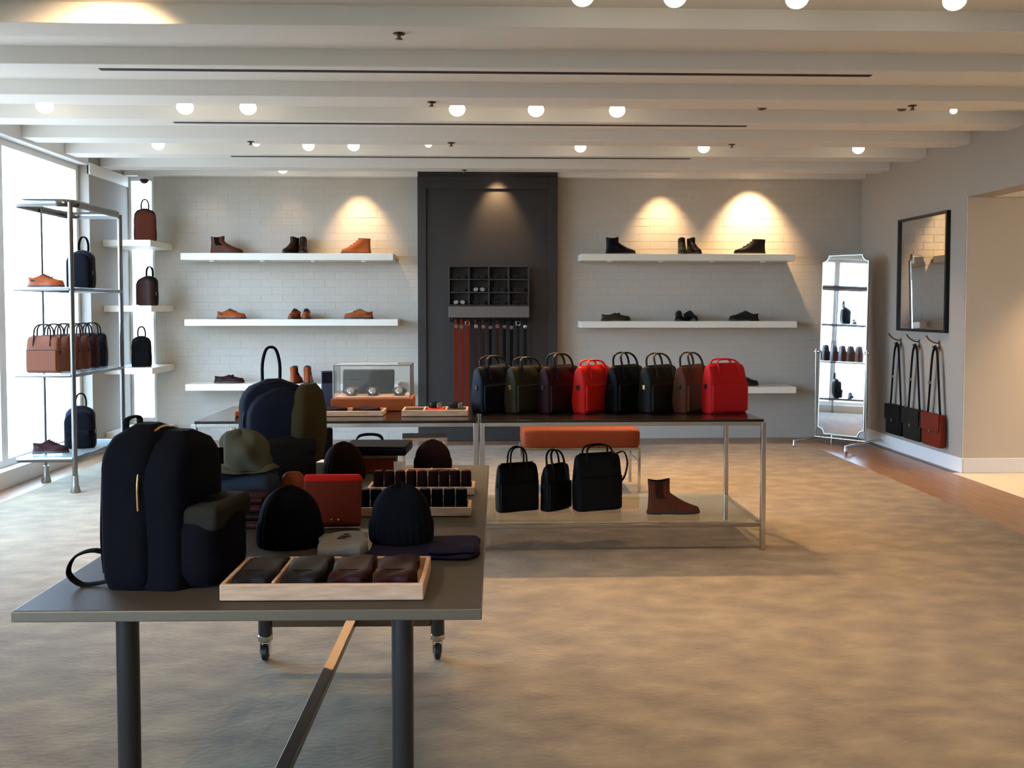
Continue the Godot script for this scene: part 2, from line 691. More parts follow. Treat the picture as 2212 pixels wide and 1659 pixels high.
func build_right_side() -> void:
	var w := struct("wall_right")
	part("block", span(XR, 7.6, -0.1, HR + 0.1, DR, DB + 0.25, 0.003), M.wall, w)
	part("bulkhead", span(XR, XR + 0.22, 2.33, HR + 0.1, DN, DR + 0.002, 0.003), M.wall, w)
	var a := struct("wall_alcove")
	part("face", span(XR + 0.004, 7.6, 0.0, 2.33, DR - 0.012, DR, 0.002), M.beige_wall, a)
	part("side", span(7.6, 7.8, -0.05, HR, DN, DB, 0.0), M.beige_wall, a)
	var c := struct("ceiling_alcove")
	part("soffit", span(XR + 0.02, 7.7, 2.332, 2.5, DN, DR, 0.002), M.ceiling, c)
	var b := struct("baseboard_right")
	part("board", span(XR - 0.016, XR, 0.0, 0.125, DR - 0.028, DB - 0.012, 0.004), M.white_paint, b)
	part("board", span(XR + 0.001, 7.6, 0.0, 0.125, DR - 0.028, DR - 0.012, 0.004), M.white_paint, b)


# ---------------------------------------------------------------- lamps
func lamp(x: float, d: float, aim: Vector3, energy: float, angle: float, label: String, group: String, y := HR, big := 1.0) -> void:
	var t := thing("ceiling_spotlight", label, "spotlight", at(x, y, d), 0.0, group)
	var r := 0.052 * big
	part("trim_ring", lathe([Vector2(r + 0.018, 0.0), Vector2(r + 0.018, -0.006), Vector2(r + 0.006, -0.012), Vector2(r, -0.008), Vector2(r, 0.0)], 24), M.white_paint, t)
	var drop := -0.062 if big > 0.75 else -0.045
	var prof := []
	for i in 11:
		var w := PI * i / 10.0
		prof.append(Vector2(maxf(sin(w) * r, 0.0), drop - cos(w) * r * 0.85))
	part("glowing_bulb", lathe(prof, 20), M.lamp, t)
	if energy > 0.0:
		var l := SpotLight3D.new()
		l.name = "beam_of_light"
		l.light_color = WARM
		l.light_energy = energy * SPOT_ENERGY
		l.spot_angle = angle
		l.spot_angle_attenuation = 0.9
		l.light_size = 0.03
		l.spot_range = 20.0
		l.spot_attenuation = 2.0
		l.shadow_enabled = true
		t.add_child(l)
		l.position = Vector3(0, drop, 0)
		l.look_at_from_position(t.position + l.position, aim, Vector3(0.01, 0.1, 1).normalized())


func unlit(x: float, d: float, label: String, y := HR) -> void:
	var t := thing("ceiling_spotlight", label, "spotlight", at(x, y, d), 0.0, "unlit ceiling spotlights")
	part("trim_ring", lathe([Vector2(0.05, 0.0), Vector2(0.05, -0.006), Vector2(0.04, -0.01), Vector2(0.036, 0.0)], 20), M.white_paint, t)
	part("swivel_cup", lathe([Vector2(0.036, -0.002), Vector2(0.034, -0.03), Vector2(0.026, -0.045), Vector2(0.022, -0.03), Vector2(0.0, -0.02)], 20), M.bronze, t)


func build_lamps() -> void:
	var row := "large lit spotlights in the nearest visible row"
	var names := ["leftmost large lit spotlight of the nearest visible row", "second large lit spotlight from the left in the nearest row", "third large lit spotlight from the left in the nearest row", "lit spotlight beside the sprinkler, fourth in the nearest row", "large lit spotlight fifth from the left in the nearest row", "large lit spotlight at the right end of the nearest row"]
	var xs := [-3.05, -2.08, -1.64, -0.17, 0.39, 0.97]
	var aims := [at(-2.9, 0, 6.3), at(-2.0, 0, 5.0), at(-1.0, 0.76, 5.7), at(-0.2, 0.76, 5.8), at(0.5, 0.76, 5.8), at(1.2, 0.76, 5.7)]
	for i in 6:
		lamp(xs[i], 6.64, aims[i], 17.0 if i > 2 else 11.0, 38.0, names[i], row, HR, 1.12)
	names = ["leftmost lit spotlight of the middle row, by the window", "small faint lit spotlight second in the middle row", "lit spotlight third from the left in the middle row", "lit spotlight fourth from the left in the middle row, close to the third", "small lit spotlight left of the black panel in the middle row", "lit spotlight above the black panel's right edge in the middle row", "lit spotlight above the right shelves in the middle row", "lit spotlight at the far right end of the middle row"]
	xs = [-2.79, -1.95, -1.50, -1.11, -0.46, 0.87, 1.96, 3.34]
	aims = [at(-2.9, 0.6, 9.0), at(-2.0, 0.0, 8.0), at(-1.3, 0.0, 7.0), at(-0.8, 0.76, 6.0), at(-0.2, 0, 8.0), at(0.9, 0.3, 7.0), at(2.1, 0, 7.4), at(3.2, 0, 8.0)]
	for i in 8:
		lamp(xs[i], 8.16, aims[i], (3.0 if i == 0 else (14.0 if i < 5 else ([38.0, 42.0, 10.0][i - 5]))) if not i in [1, 4] else 8.0, 31.0 if i < 5 else 40.0, names[i], "lit spotlights of the middle row", HR, 1.0 if not i in [1, 4] else 0.6)
	# the wall washers right in front of the back wall
	names = ["small lit spotlight at the left over the shoe shelves, last row", "bright spotlight over the left shoe shelves, last row", "spotlight washing the wall above the tan lace-up boot", "spotlight washing the black panel", "spotlight washing the wall left of the pair of black boots", "brightest spotlight washing the wall above the right black boot"]
	var ww := [[-2.86, 0.3, 0.5], [-2.02, 0.5, 0.95], [-1.29, 8.0, 0.6], [0.16, 8.0, 0.6], [1.90, 9.0, 0.6], [2.86, 19.0, 0.7]]
	for i in 6:
		lamp(ww[i][0], 9.56, at(ww[i][0] + 0.02, 1.98, 9.85), ww[i][1], 34.0 if i < 5 else 41.0, names[i], "wall washing spotlights of the last row", HR, ww[i][2])
	names = ["lit spotlight at the top edge of the picture, first from the middle", "lit spotlight at the top edge, second from the middle", "lit spotlight at the top edge, third from the middle", "lit spotlight at the top right edge of the picture", "spotlight above the bright arc on the ceiling beam at the upper left"]
	xs = [0.46, 0.88, 1.44, 2.17, -1.68]
	for i in 5:
		lamp(xs[i], 4.235 if i < 4 else 4.20, at(xs[i] + (0.3 if i < 4 else -0.1), 0, 4.0) if i < 4 else at(-1.80, 2.4, 4.62), 7.0 if i < 4 else 9.0, 40.0 if i < 4 else 60.0, names[i], "spotlights at the top of the picture")
	unlit(2.02, 6.66, "unlit spotlight in the nearest row, right of the lit ones")
	unlit(3.04, 6.66, "unlit spotlight near the right sprinkler")
	unlit(-2.55, 9.55, "unlit spotlight over the left end of the shoe shelves")
	unlit(-2.36, 9.55, "second unlit spotlight over the left shoe shelves")
	unlit(1.45, 9.55, "unlit spotlight over the left end of the right shoe shelves")
	lamp(3.42, 6.66, at(3.3, 0, 6.4), 6.0, 36.0, "small lit spotlight at the right end of the nearest row", "large lit spotlights in the nearest visible row", HR, 0.5)
	# over the near table and behind the camera the same rows go on
	for e in [[-0.5, 2.85], [1.6, 2.85], [-2.4, 2.85], [3.2, 2.85], [0.6, 1.3], [2.6, 1.3], [-1.6, 1.3], [0.5, -0.9], [2.5, -0.9], [-1.8, -0.9]]:
		lamp(e[0], e[1], at(e[0], 0, e[1] + 0.2), 1.5 if e[1] > 2.0 else 12.0, 40.0, "spotlight in the ceiling rows overhead, outside the picture", "ceiling spotlights overhead")
	# the side room at the right
	for e in [[5.25, 7.15, 17.0], [5.6, 5.2, 16.0], [5.6, 3.0, 16.0]]:
		lamp(e[0], e[1], at(e[0] - 0.1, 0, e[1] + 0.35), e[2], 45.0, "spotlight in the low ceiling of the side room", "side room spotlights", 2.33)
	var t := thing("dome_camera", "small dark dome security camera under the ceiling at the window corner", "security camera", at(-3.50, HC, 9.80))
	part("mount", lathe([Vector2(0.06, 0.0), Vector2(0.06, -0.02), Vector2(0.05, -0.035), Vector2(0.0, -0.035)], 20), M.white_paint, t)
	part("dome", lathe([Vector2(0.042, -0.035), Vector2(0.04, -0.055), Vector2(0.028, -0.075), Vector2(0.0, -0.084)], 20), M.black, t)


# ---------------------------------------------------------------- shoes
func shoe_w(s: float) -> float:
	# half width along the foot, heel 0 to toe 1
	var pts := [[0.0, 0.012], [0.04, 0.026], [0.15, 0.033], [0.4, 0.034], [0.62, 0.046], [0.75, 0.046], [0.88, 0.034], [0.96, 0.019], [1.0, 0.006]]
	for i in pts.size() - 1:
		if s <= pts[i + 1][0]:
			return lerpf(pts[i][1], pts[i + 1][1], smoothstep(0.0, 1.0, (s - pts[i][0]) / (pts[i + 1][0] - pts[i][0])))
	return 0.006


func shoe_point(o: Dictionary, t: float, w: float, out := 0.0) -> Vector3:
	var s := (1.0 - cos(w)) / 2.0
	var toe_t: float = o.toe
	var front: float
	if t < toe_t:
		front = 1.0 - 0.05 * pow(t / toe_t, 2.0)
	else:
		front = lerpf(0.95, o.throat, pow(minf((t - toe_t) / (o.get("up", 1.0) - toe_t), 1.0), 0.66))
	var back := 0.02 * sin(t * PI) + 0.01 * t
	var x := lerpf(back, front, s)
	var foot := shoe_w(s) * (1.0 - 0.25 * t)
	var collar := 0.036 * pow(maxf(sin(w), 0.0), 0.8) if w <= PI else 0.036 * pow(maxf(-sin(w), 0.0), 0.8)
	var hw := lerpf(foot, collar, smoothstep(0.25, 0.95, t)) + out
	var top: float = lerpf(o.hb, o.hf, s) - o.dip * sin(s * PI)
	return Vector3((x - 0.5) * o.len + (0.0 if out == 0.0 else 0.0), 0.016 + t * top, hw * (1.0 if w <= PI else -1.0))


func shoe_outline(o: Dictionary, y: float, grow: float, s1 := 1.0) -> Array:
	var ring := []
	for j in 28:
		var w := TAU * j / 28.0
		var s := (1.0 - cos(w)) / 2.0 * s1
		var hw := (shoe_w(s) + grow) if s1 == 1.0 or s < s1 * 0.98 else shoe_w(s) * 0.9
		ring.append(Vector3((s - 0.5) * o.len + (grow if s > 0.5 else -grow), y, hw * (1.0 if w <= PI else -1.0) * (1.0 if absf(sin(w)) > 0.01 else 0.0)))
	return ring


var shoe_cache := {}


func shoe(style: String, m: Material, label: String, p: Vector3, turn: float, group: String, size := 0.30, trim: Material = null, called := "") -> Node3D:
	var o := {"boot": {"toe": 0.20, "throat": 0.43, "hb": 0.16, "hf": 0.165, "dip": 0.012, "up": 0.66}, "tall": {"toe": 0.17, "throat": 0.43, "hb": 0.19, "hf": 0.195, "dip": 0.014, "up": 0.58}, "chukka": {"toe": 0.25, "throat": 0.42, "hb": 0.14, "hf": 0.145, "dip": 0.0, "up": 0.9}, "oxford": {"toe": 0.45, "throat": 0.44, "hb": 0.062, "hf": 0.09, "dip": 0.018}, "loafer": {"toe": 0.50, "throat": 0.50, "hb": 0.055, "hf": 0.07, "dip": 0.014}}[style] as Dictionary
	o.len = size
	var t := thing(called if called else ("ankle_boot" if style in ["boot", "chukka", "tall"] else "leather_shoe"), label, "boot" if style in ["boot", "chukka", "tall"] else "shoe", p, turn, group)
	var key := style + str(size)
	if not shoe_cache.has(key):
		var rings := []
		for i in 15:
			var tt := i / 14.0
			var ring := []
			for j in 28:
				ring.append(shoe_point(o, tt, TAU * j / 28.0))
			rings.append(ring)
		var top: Array = rings[14]
		var low := []
		var c := mean(top)
		for q in top:
			low.append(c + (q - c) * 0.86 - Vector3(0, 0.03, 0))
		var lin := []
		for q in top:
			lin.append(c + (q - c) * 0.95 + Vector3(0, 0.0015, 0))
		var d := {}
		d.upper = loft(rings, true, false).mesh()
		d.lining = loft([top, lin, low], false, true).mesh()
		d.sole = loft([shoe_outline(o, 0.004, 0.001), shoe_outline(o, 0.006, 0.003), shoe_outline(o, 0.016, 0.003), shoe_outline(o, 0.018, 0.001)]).mesh()
		d.heel = loft([shoe_outline(o, 0.0, 0.0, 0.28), shoe_outline(o, 0.014, 0.002, 0.28)]).mesh()
		if style in ["boot", "tall"]:
			var gore := G.new()
			for side in [1, -1]:
				var rr := []
				for i in 7:
					var tt := lerpf(0.45, 0.985, i / 6.0)
					var row := []
					for j in 7:
						var w := lerpf(0.36, 0.60, j / 6.0) * PI
						row.append(shoe_point(o, tt, w if side > 0 else TAU - w, 0.0016))
					rr.append(row)
				var gl := loft(rr, false, false, false)
				var fixed := G.new()
				for i in range(0, gl.v.size(), 3):
					var m3 := [gl.n[i], gl.n[i + 1], gl.n[i + 2]]
					for q in 3:
						if m3[q].z * side < 0.0:
							m3[q] = -m3[q]
					fixed.tri(gl.v[i], gl.v[i + 1], gl.v[i + 2], m3[0], m3[1], m3[2])
				gore.add(fixed)
			d.gore = gore.mesh()
		elif style != "loafer":
			var lace := G.new()
			for i in 4:
				var tt: float = lerpf(o.toe + 0.22, 0.94, i / 3.0)
				var front := shoe_point(o, tt, PI)
				var a := shoe_point(o, tt, PI * 0.80)
				var pts := [Vector3(a.x, a.y + 0.002, a.z), Vector3(front.x - 0.001, front.y + 0.005, a.z * 0.5), Vector3(front.x + 0.003, front.y + 0.006, 0), Vector3(front.x - 0.001, front.y + 0.005, -a.z * 0.5), Vector3(a.x, a.y + 0.002, -a.z)]
				lace.add(tube(spline(pts, 3), 0.003, -1.0, 5))
			d.laces = lace.mesh()
		else:
			var f := shoe_point(o, 0.8, PI)
			var a2 := shoe_point(o, 0.7, PI * 0.70)
			d.laces = tube(spline([a2, Vector3(f.x - 0.006, f.y + 0.008, a2.z * 0.55), Vector3(f.x, f.y + 0.010, 0), Vector3(f.x - 0.006, f.y + 0.008, -a2.z * 0.55), Vector3(a2.x, a2.y, -a2.z)], 4), 0.004, 0.010, 6, false, Vector3(1, -0.3, 0)).mesh()
		shoe_cache[key] = d
	var sh: Dictionary = shoe_cache[key]
	put("upper", sh.upper, m, t)
	put("lining", sh.lining, M.lining, t)
	put("sole", sh.sole, M.sole, t)
	put("heel", sh.heel, M.sole, t)
	if sh.has("gore"):
		put("elastic_panel", sh.gore, trim if trim else M.black_cloth, t)
	elif style == "loafer":
		put("saddle_strap", sh.laces, m, t)
	else:
		put("laces", sh.laces, trim if trim else M.dark_brown, t)
	return t


func wall_shelf(x0: float, x1: float, top: float, d0: float, d1: float, th: float, label: String, group: String, pucks := 0) -> Node3D:
	var t := thing("wall_shelf", label, "shelf", at((x0 + x1) / 2, top - th, d1), 0.0, group)
	part("board", rbox(Vector3(x1 - x0, th, d1 - d0), 0.004, Vector3(0, th / 2, (d1 - d0) / 2)), M.shelf, t)
	for k in pucks:
		var x := (x1 - x0) * ((k + 0.5) / pucks - 0.5) * 0.96
		part("puck", lathe([Vector2(0.0, -0.014), Vector2(0.028, -0.014), Vector2(0.034, -0.009), Vector2(0.034, 0.001)], 18, Vector3(x, 0, (d1 - d0) * 0.78)), M.white_paint, t)
	return t


func build_back_shelves() -> void:
	var g := "white shelves on the back wall"
	wall_shelf(-3.05, -0.90, 1.957, 9.52, DB - 0.01, 0.072, "top white shelf left of the black panel, holding brown ankle boots", g, 4)
	wall_shelf(-3.02, -0.855, 1.284, 9.52, DB - 0.01, 0.068, "middle white shelf left of the black panel, holding tan low shoes", g)
	wall_shelf(-3.02, -0.855, 0.622, 9.52, DB - 0.01, 0.068, "lowest white shelf left of the black panel, behind the glass case", g)
	wall_shelf(1.025, 3.25, 1.958, 9.52, DB - 0.01, 0.072, "top white shelf right of the black panel, holding black boots", g, 4)
	wall_shelf(1.025, 3.28, 1.262, 9.52, DB - 0.01, 0.068, "middle white shelf right of the black panel, holding black low shoes", g)
	wall_shelf(1.025, 3.28, 0.578, 9.52, DB - 0.01, 0.068, "lowest white shelf right of the black panel, behind the row of bags", g)
	var a := "boots on the top shelves"
	var b := "low shoes on the middle shelves"
	var c := "shoes on the lowest shelves"
	var d := 9.66
	shoe("boot", M.brown, "brown chelsea boot with dark elastic, alone at left of the top left shelf", at(-2.62, 1.957, d), 0, a, 0.33)
	shoe("boot", M.dark_brown, "left boot of the dark brown pair in the middle of the top left shelf", at(-1.965, 1.957, d), -106, a, 0.31)
	shoe("boot", M.dark_brown, "right boot of the dark brown pair in the middle of the top left shelf", at(-1.84, 1.957, d), -80, a, 0.31)
	shoe("chukka", M.tan, "bright tan lace-up boot at right of the top left shelf", at(-1.296, 1.957, d), 180, a, 0.31, M.brown)
	shoe("oxford", M.cognac, "reddish brown oxford at left of the middle left shelf", at(-2.58, 1.284, d), 0, b, 0.30)
	shoe("oxford", M.tan, "left tan shoe of the pair in the middle of the middle left shelf", at(-1.935, 1.284, d + 0.01), -96, b, 0.30)
	shoe("oxford", M.tan, "right tan shoe of the pair in the middle of the middle left shelf", at(-1.815, 1.284, d + 0.01), -84, b, 0.30)
	shoe("oxford", M.tan, "single tan oxford pointing left at right of the middle left shelf", at(-1.274, 1.284, d), 180, b, 0.30, M.brown)
	shoe("loafer", M.maroon, "dark maroon loafer on the lowest left shelf", at(-2.61, 0.622, d), 0, c, 0.31)
	shoe("boot", M.cognac, "left shoe of the heels-up pair on the lowest left shelf behind the tall backpack", at(-1.92, 0.622, d), 84, c, 0.29)
	shoe("boot", M.cognac, "right shoe of the heels-up pair on the lowest left shelf beside the glass case", at(-1.80, 0.622, d), 96, c, 0.29)
	shoe("boot", M.black_leather, "black ankle boot at left of the top right shelf", at(1.454, 1.958, d), 0, a, 0.315)
	shoe("boot", M.black_leather, "left boot of the slim black pair in the middle of the top right shelf", at(2.10, 1.958, d), -98, a, 0.31)
	shoe("boot", M.black_leather, "right boot of the slim black pair in the middle of the top right shelf", at(2.228, 1.958, d), -80, a, 0.31)
	shoe("chukka", M.black_leather, "black buckled boot pointing left at right of the top right shelf", at(2.815, 1.958, d), 180, a, 0.335, M.black)
	shoe("loafer", M.olive_leather, "dark olive loafer at left of the middle right shelf", at(1.405, 1.262, d), 0, b, 0.305)
	shoe("oxford", M.black_leather, "left black shoe of the pair in the middle of the middle right shelf", at(2.075, 1.262, d + 0.01), -98, b, 0.30, M.black)
	shoe("oxford", M.black_leather, "right black shoe of the pair in the middle of the middle right shelf", at(2.195, 1.262, d + 0.01), -80, b, 0.30, M.black)
	shoe("oxford", M.green_leather, "black oxford pointing left at right of the middle right shelf", at(2.76, 1.262, d), 180, b, 0.315, M.black)
	shoe("oxford", M.green_leather, "dark shoe on the lowest right shelf behind the last red bag", at(2.77, 0.578, d), 0, c, 0.30, M.black)


func build_glasses_and_belts() -> void:
	var g := thing("eyewear_rack", "black wall rack of twelve cubbies for sunglasses on the dark panel", "rack", at(0.078, 1.30, 9.715))
	var W := 0.82
	var top := 0.525
	part("back_panel", rbox(Vector3(W, top - 0.12, 0.012), 0.002, Vector3(0, 0.12 + (top - 0.12) / 2, 0.006)), M.dark_panel, g)
	for i in 5:
		part("divider", rbox(Vector3(0.014, top - 0.12, 0.14), 0.002, Vector3(-W / 2 + W * i / 4.0, 0.12 + (top - 0.12) / 2, 0.08)), M.dark_panel, g)
	for i in 4:
		part("shelf", rbox(Vector3(W, 0.012, 0.14), 0.002, Vector3(0, 0.126 + (top - 0.126) * i / 3.0, 0.08)), M.dark_panel, g)
	part("ledge", rbox(Vector3(W + 0.01, 0.115, 0.21), 0.005, Vector3(0, 0.0575, 0.106)), M.ledge, g)
	part("belt_rail", rod(Vector3(-W / 2 + 0.02, -0.035, 0.12), Vector3(W / 2 - 0.02, -0.035, 0.12), 0.008), M.black_metal, g)
	for s in [-1, 1]:
		part("rail_bracket", rbox(Vector3(0.014, 0.05, 0.12), 0.003, Vector3(s * (W / 2 - 0.006), -0.025, 0.06)), M.black_metal, g)
	var rows := ["bottom", "middle", "top"]
	var cols := ["first", "second", "third", "fourth"]
	for r in 3:
		for c in 4:
			var t := thing("sunglasses", "pair of dark sunglasses in the %s row, %s cubby of the eyewear rack" % [rows[r], cols[c]], "sunglasses", at(0.078 - W / 2 + W * (c + 0.5) / 4.0, 1.30 + 0.132 + (top - 0.126) * r / 3.0 + 0.0005, 9.715 - 0.115), 0.0, "sunglasses in the eyewear rack")
			var shiny: bool = (r == 0 and c == 0) or (r == 1 and c == 1)
			for s in [-1, 1]:
				var ring := []
				for j in 20:
					var w := TAU * j / 20.0
					ring.append(Vector3(s * 0.034 + cos(w) * 0.027, 0.026 + sin(w) * 0.022 - 0.002 * cos(w) * s, 0.0))
				part("rim", tube(ring, 0.0032, -1.0, 6, true), M.black, t)
				part("lens", plate(PackedVector2Array(ring.map(func(p): return Vector2(p.x, p.y))), -0.001, 0.001), M.chrome if shiny else M.black_metal, t)
				part("temple", tube([Vector3(s * 0.064, 0.034, 0), Vector3(s * 0.067, 0.034, -0.06), Vector3(s * 0.062, 0.010, -0.095)], 0.0026, -1.0, 6), M.black, t)
			part("bridge", tube(spline([Vector3(-0.008, 0.03, 0), Vector3(0, 0.036, 0.002), Vector3(0.008, 0.03, 0)], 3), 0.003, -1.0, 6), M.black, t)
	var words := ["first", "second", "third", "fourth", "fifth", "sixth", "seventh", "eighth", "ninth", "tenth", "eleventh"]
	for i in 11:
		var x := (-0.265 + 0.058 * i) if i < 3 else (-0.275 + 0.073 * i)
		var red := i < 3
		var bm: Material = M.rust if red else (M.dark_brown if i in [3, 4, 6] else M.black_leather)
		var t := thing("hanging_belt", "%s leather belt, %s from the left under the eyewear rack" % ["rust red" if red else ("dark brown" if i in [3, 4, 6] else "black"), words[i]], "belt", at(x, 1.265, 9.595), rng.randf_range(-9, 9) if not red else 8.0, "belts hanging under the eyewear rack")
		part("strap", rbox(Vector3(0.046 if red else (0.036 if i % 2 == 0 else 0.030), 0.86, 0.004), 0.0015, Vector3(0, -0.46, 0.018)), bm, t)
		part("loop", tube(spline([Vector3(0, -0.03, 0.018), Vector3(0, 0.012, 0.014), Vector3(0, 0.016, 0.0), Vector3(0, -0.01, -0.012)], 4), 0.002, 0.015, 8, false, Vector3(1, 0, 0)), bm, t)
		if i in [2, 9]:
			part("buckle", tube([Vector3(-0.02, -0.005, 0.026), Vector3(0.02, -0.005, 0.026), Vector3(0.02, -0.045, 0.026), Vector3(-0.02, -0.045, 0.026)], 0.0032, -1.0, 8, true), M.chrome, t)
		else:
			part("buckle", lathe([Vector2(0.0, 0.0), Vector2(0.017, 0.0), Vector2(0.021, 0.003), Vector2(0.019, 0.007), Vector2(0.0, 0.008)], 18), M.chrome if i in [4, 5, 7, 10] else M.steel, t)
			var bk := t.get_child(t.get_child_count() - 1) as MeshInstance3D
			bk.transform = xf(Vector3(0, -0.055 - 0.006 * (i % 3), 0.021), 0, 90)


# ---------------------------------------------------------------- bags
# an upright soft bag: body, front pocket, seam, end gussets, two handles
func soft_bag(called: String, label: String, category: String, p: Vector3, turn: float, group: String, w: float, h: float, th: float, m: Material, hm: Material, handle_h := 0.07, lean := 0.0, o := {}) -> Node3D:
	var t := thing(called, label, category, p, turn, group)
	var rings := []
	for e in [[0.0, 0.955, 0.80], [0.012, 0.985, 0.92], [0.04, 1.0, 0.98], [0.25, 1.005, 1.05], [0.5, 1.0, 1.0], [0.75, 0.985, 0.86], [0.9, 0.965, 0.66], [0.965, 0.94, 0.46], [1.0, 0.89, 0.24]]:
		var ring := sring(e[0] * h, w / 2 * e[1], th / 2 * e[2], 6.0, 40)
		for j in ring.size():
			var q: Vector3 = ring[j]
			q.z += 0.004 * sin(q.x * 31.0 + e[0] * 9.0 + w * 40.0)
			q.y -= 0.012 * h / 0.3 * e[0] * pow(absf(q.x) / (w / 2), 3.0)
			ring[j] = q
		rings.append(ring)
	part("body", loft(rings), m, t)
	var ph: float = o.get("pocket", 0.56)
	part("front_pocket", rbox(Vector3(w * 0.93, h * ph, 0.016), 0.007, Vector3(0, h * ph / 2 + 0.012, th / 2 - 0.001), 2), m, t)
	part("seam", rbox(Vector3(w * 0.95, 0.007, 0.006), 0.0025, Vector3(0, h * ph + 0.014, th / 2 + 0.001)), hm, t)
	part("zipper", rbox(Vector3(w * 0.80, 0.006, 0.010), 0.0025, Vector3(0, h + 0.0005, 0)), M.steel if o.get("zip", false) else hm, t)
	for s in [-1, 1]:
		part("side_tab", rbox(Vector3(0.008, 0.03, 0.022), 0.003, Vector3(s * (w / 2 + 0.001), h * 0.55, 0)), M.brass if o.get("ring", false) else M.black_metal, t)
	if handle_h > 0.0:
		var hw: float = o.get("grip", 0.26) * w
		for s in [-1, 1]:
			var z0: float = s * th * 0.30
			var pts := [Vector3(-hw, h * 0.72, z0 + s * 0.012), Vector3(-hw, h * 0.96, z0), Vector3(-hw * 0.92, h + handle_h * 0.6, z0 * 0.8 + lean * 0.6), Vector3(-hw * 0.45, h + handle_h * 0.98, z0 * 0.55 + lean), Vector3(hw * 0.45, h + handle_h * 0.98, z0 * 0.55 + lean), Vector3(hw * 0.92, h + handle_h * 0.6, z0 * 0.8 + lean * 0.6), Vector3(hw, h * 0.96, z0), Vector3(hw, h * 0.72, z0 + s * 0.012)]
			part("handle", tube(spline(pts, 4), 0.0055, 0.0075, 8), hm, t)
	return t


# a rucksack that faces +z: body, front compartment, pocket, straps, grab loop, zip
func rucksack(label: String, p: Vector3, turn: float, group: String, w: float, h: float, th: float, m: Material, fm: Material, o := {}) -> Node3D:
	var t := thing(o.get("called", "backpack"), label, "backpack", p, turn, group)
	var rings := []
	for i in 17:
		var u := i / 16.0
		var f := 1.0
		if u > 0.72:
			f = sqrt(maxf(0.0, 1.0 - pow((u - 0.72) / 0.285, 2.3)))
		if u < 0.06:
			f = lerpf(0.93, 1.0, u / 0.06)
		rings.append(sring(u * h, w / 2 * f * (1.0 + 0.03 * sin(u * 7.0)), th / 2 * pow(f, 0.7) * (1.0 + 0.06 * sin(u * PI)), 3.6, 40, 0.0, -0.006 * u))
	part("body", loft(rings), m, t)
	# front compartment
	var fh: float = o.get("front", 0.86) * h
	var ft: float = o.get("front_th", 0.07)
	rings = []
	for i in 15:
		var u := i / 14.0
		var f := 1.0
		if u > 0.7:
			f = sqrt(maxf(0.0, 1.0 - pow((u - 0.7) / 0.305, 2.2)))
		rings.append(sring(0.004 + u * fh, w * 0.47 * f, ft * maxf(pow(f, 0.6), 0.02), 3.4, 36, 0.0, th / 2 + 0.004))
	part("front_compartment", loft(rings), fm, t)
	# lower pocket
	if o.get("pocket", true):
		var pm: Material = o.get("pocket_mat", fm)
		var phh: float = o.get("pocket_h", 0.46) * h
		var pt: float = o.get("pocket_th", 0.05)
		rings = []
		for i in 13:
			var u := i / 12.0
			var f := 1.0
			if u > 0.66:
				f = sqrt(maxf(0.0, 1.0 - pow((u - 0.66) / 0.345, 2.2)))
			if u < 0.15:
				f = lerpf(0.86, 1.0, u / 0.15)
			rings.append(sring(0.006 + u * phh, w * 0.42 * f, pt * maxf(pow(f, 0.6), 0.02), 3.0, 32, 0.0, th / 2 + ft * 0.92))
		var pk := part("front_pocket", loft(rings), pm, t)
		part("pocket_flap", rbox(Vector3(w * 0.80, phh * 0.30, pt * 1.5), minf(0.018, pt * 0.4), Vector3(0, phh * 0.84, th / 2 + ft * 0.92 + pt * 0.2), 2), o.get("flap_mat", pm), pk)
	# zip round the top
	var zp := []
	for i in 25:
		var a := lerpf(-0.15, PI + 0.15, i / 24.0)
		zp.append(Vector3(cos(a) * w * 0.485, h * 0.62 + maxf(sin(a), -0.9) * h * 0.36 * (1.0 if sin(a) > 0 else 2.2), th * 0.22))
	part("zip", tube(zp, 0.0035, -1.0, 6), o.get("zip_mat", M.black_metal), t)
	part("zip_pull", rbox(Vector3(0.006, 0.035, 0.004), 0.0015, Vector3(w * 0.50, h * 0.40, th * 0.24)), M.steel, t)
	# grab loop
	var gh: float = o.get("loop", 0.045)
	var lx: float = o.get("loop_w", 0.035)
	part("grab_loop", tube(spline([Vector3(-lx, h * 0.955, -th * 0.3), Vector3(-lx, h + gh * 0.5, -th * 0.3), Vector3(-lx * 0.5, h + gh, -th * 0.3), Vector3(lx * 0.5, h + gh, -th * 0.3), Vector3(lx, h + gh * 0.5, -th * 0.3), Vector3(lx, h * 0.955, -th * 0.3)], 4), o.get("loop_r", 0.004), o.get("loop_r", 0.004) * 2.2, 8), o.get("strap_mat", M.strap), t)
	for s in [-1, 1]:
		var zb := -th / 2
		var pts := [Vector3(s * w * 0.16, h * 0.86, zb * 0.9), Vector3(s * w * 0.22, h * 0.80, zb - 0.006), Vector3(s * w * 0.24, h * 0.55, zb - 0.010), Vector3(s * w * 0.28, h * 0.28, zb - 0.007), Vector3(s * w * 0.30, h * 0.08, zb * 0.97)]
		part("shoulder_strap", tube(spline(pts, 5), 0.005, 0.022, 8, false, Vector3(1, 0, 0)), o.get("strap_mat", M.strap), t)
	return t


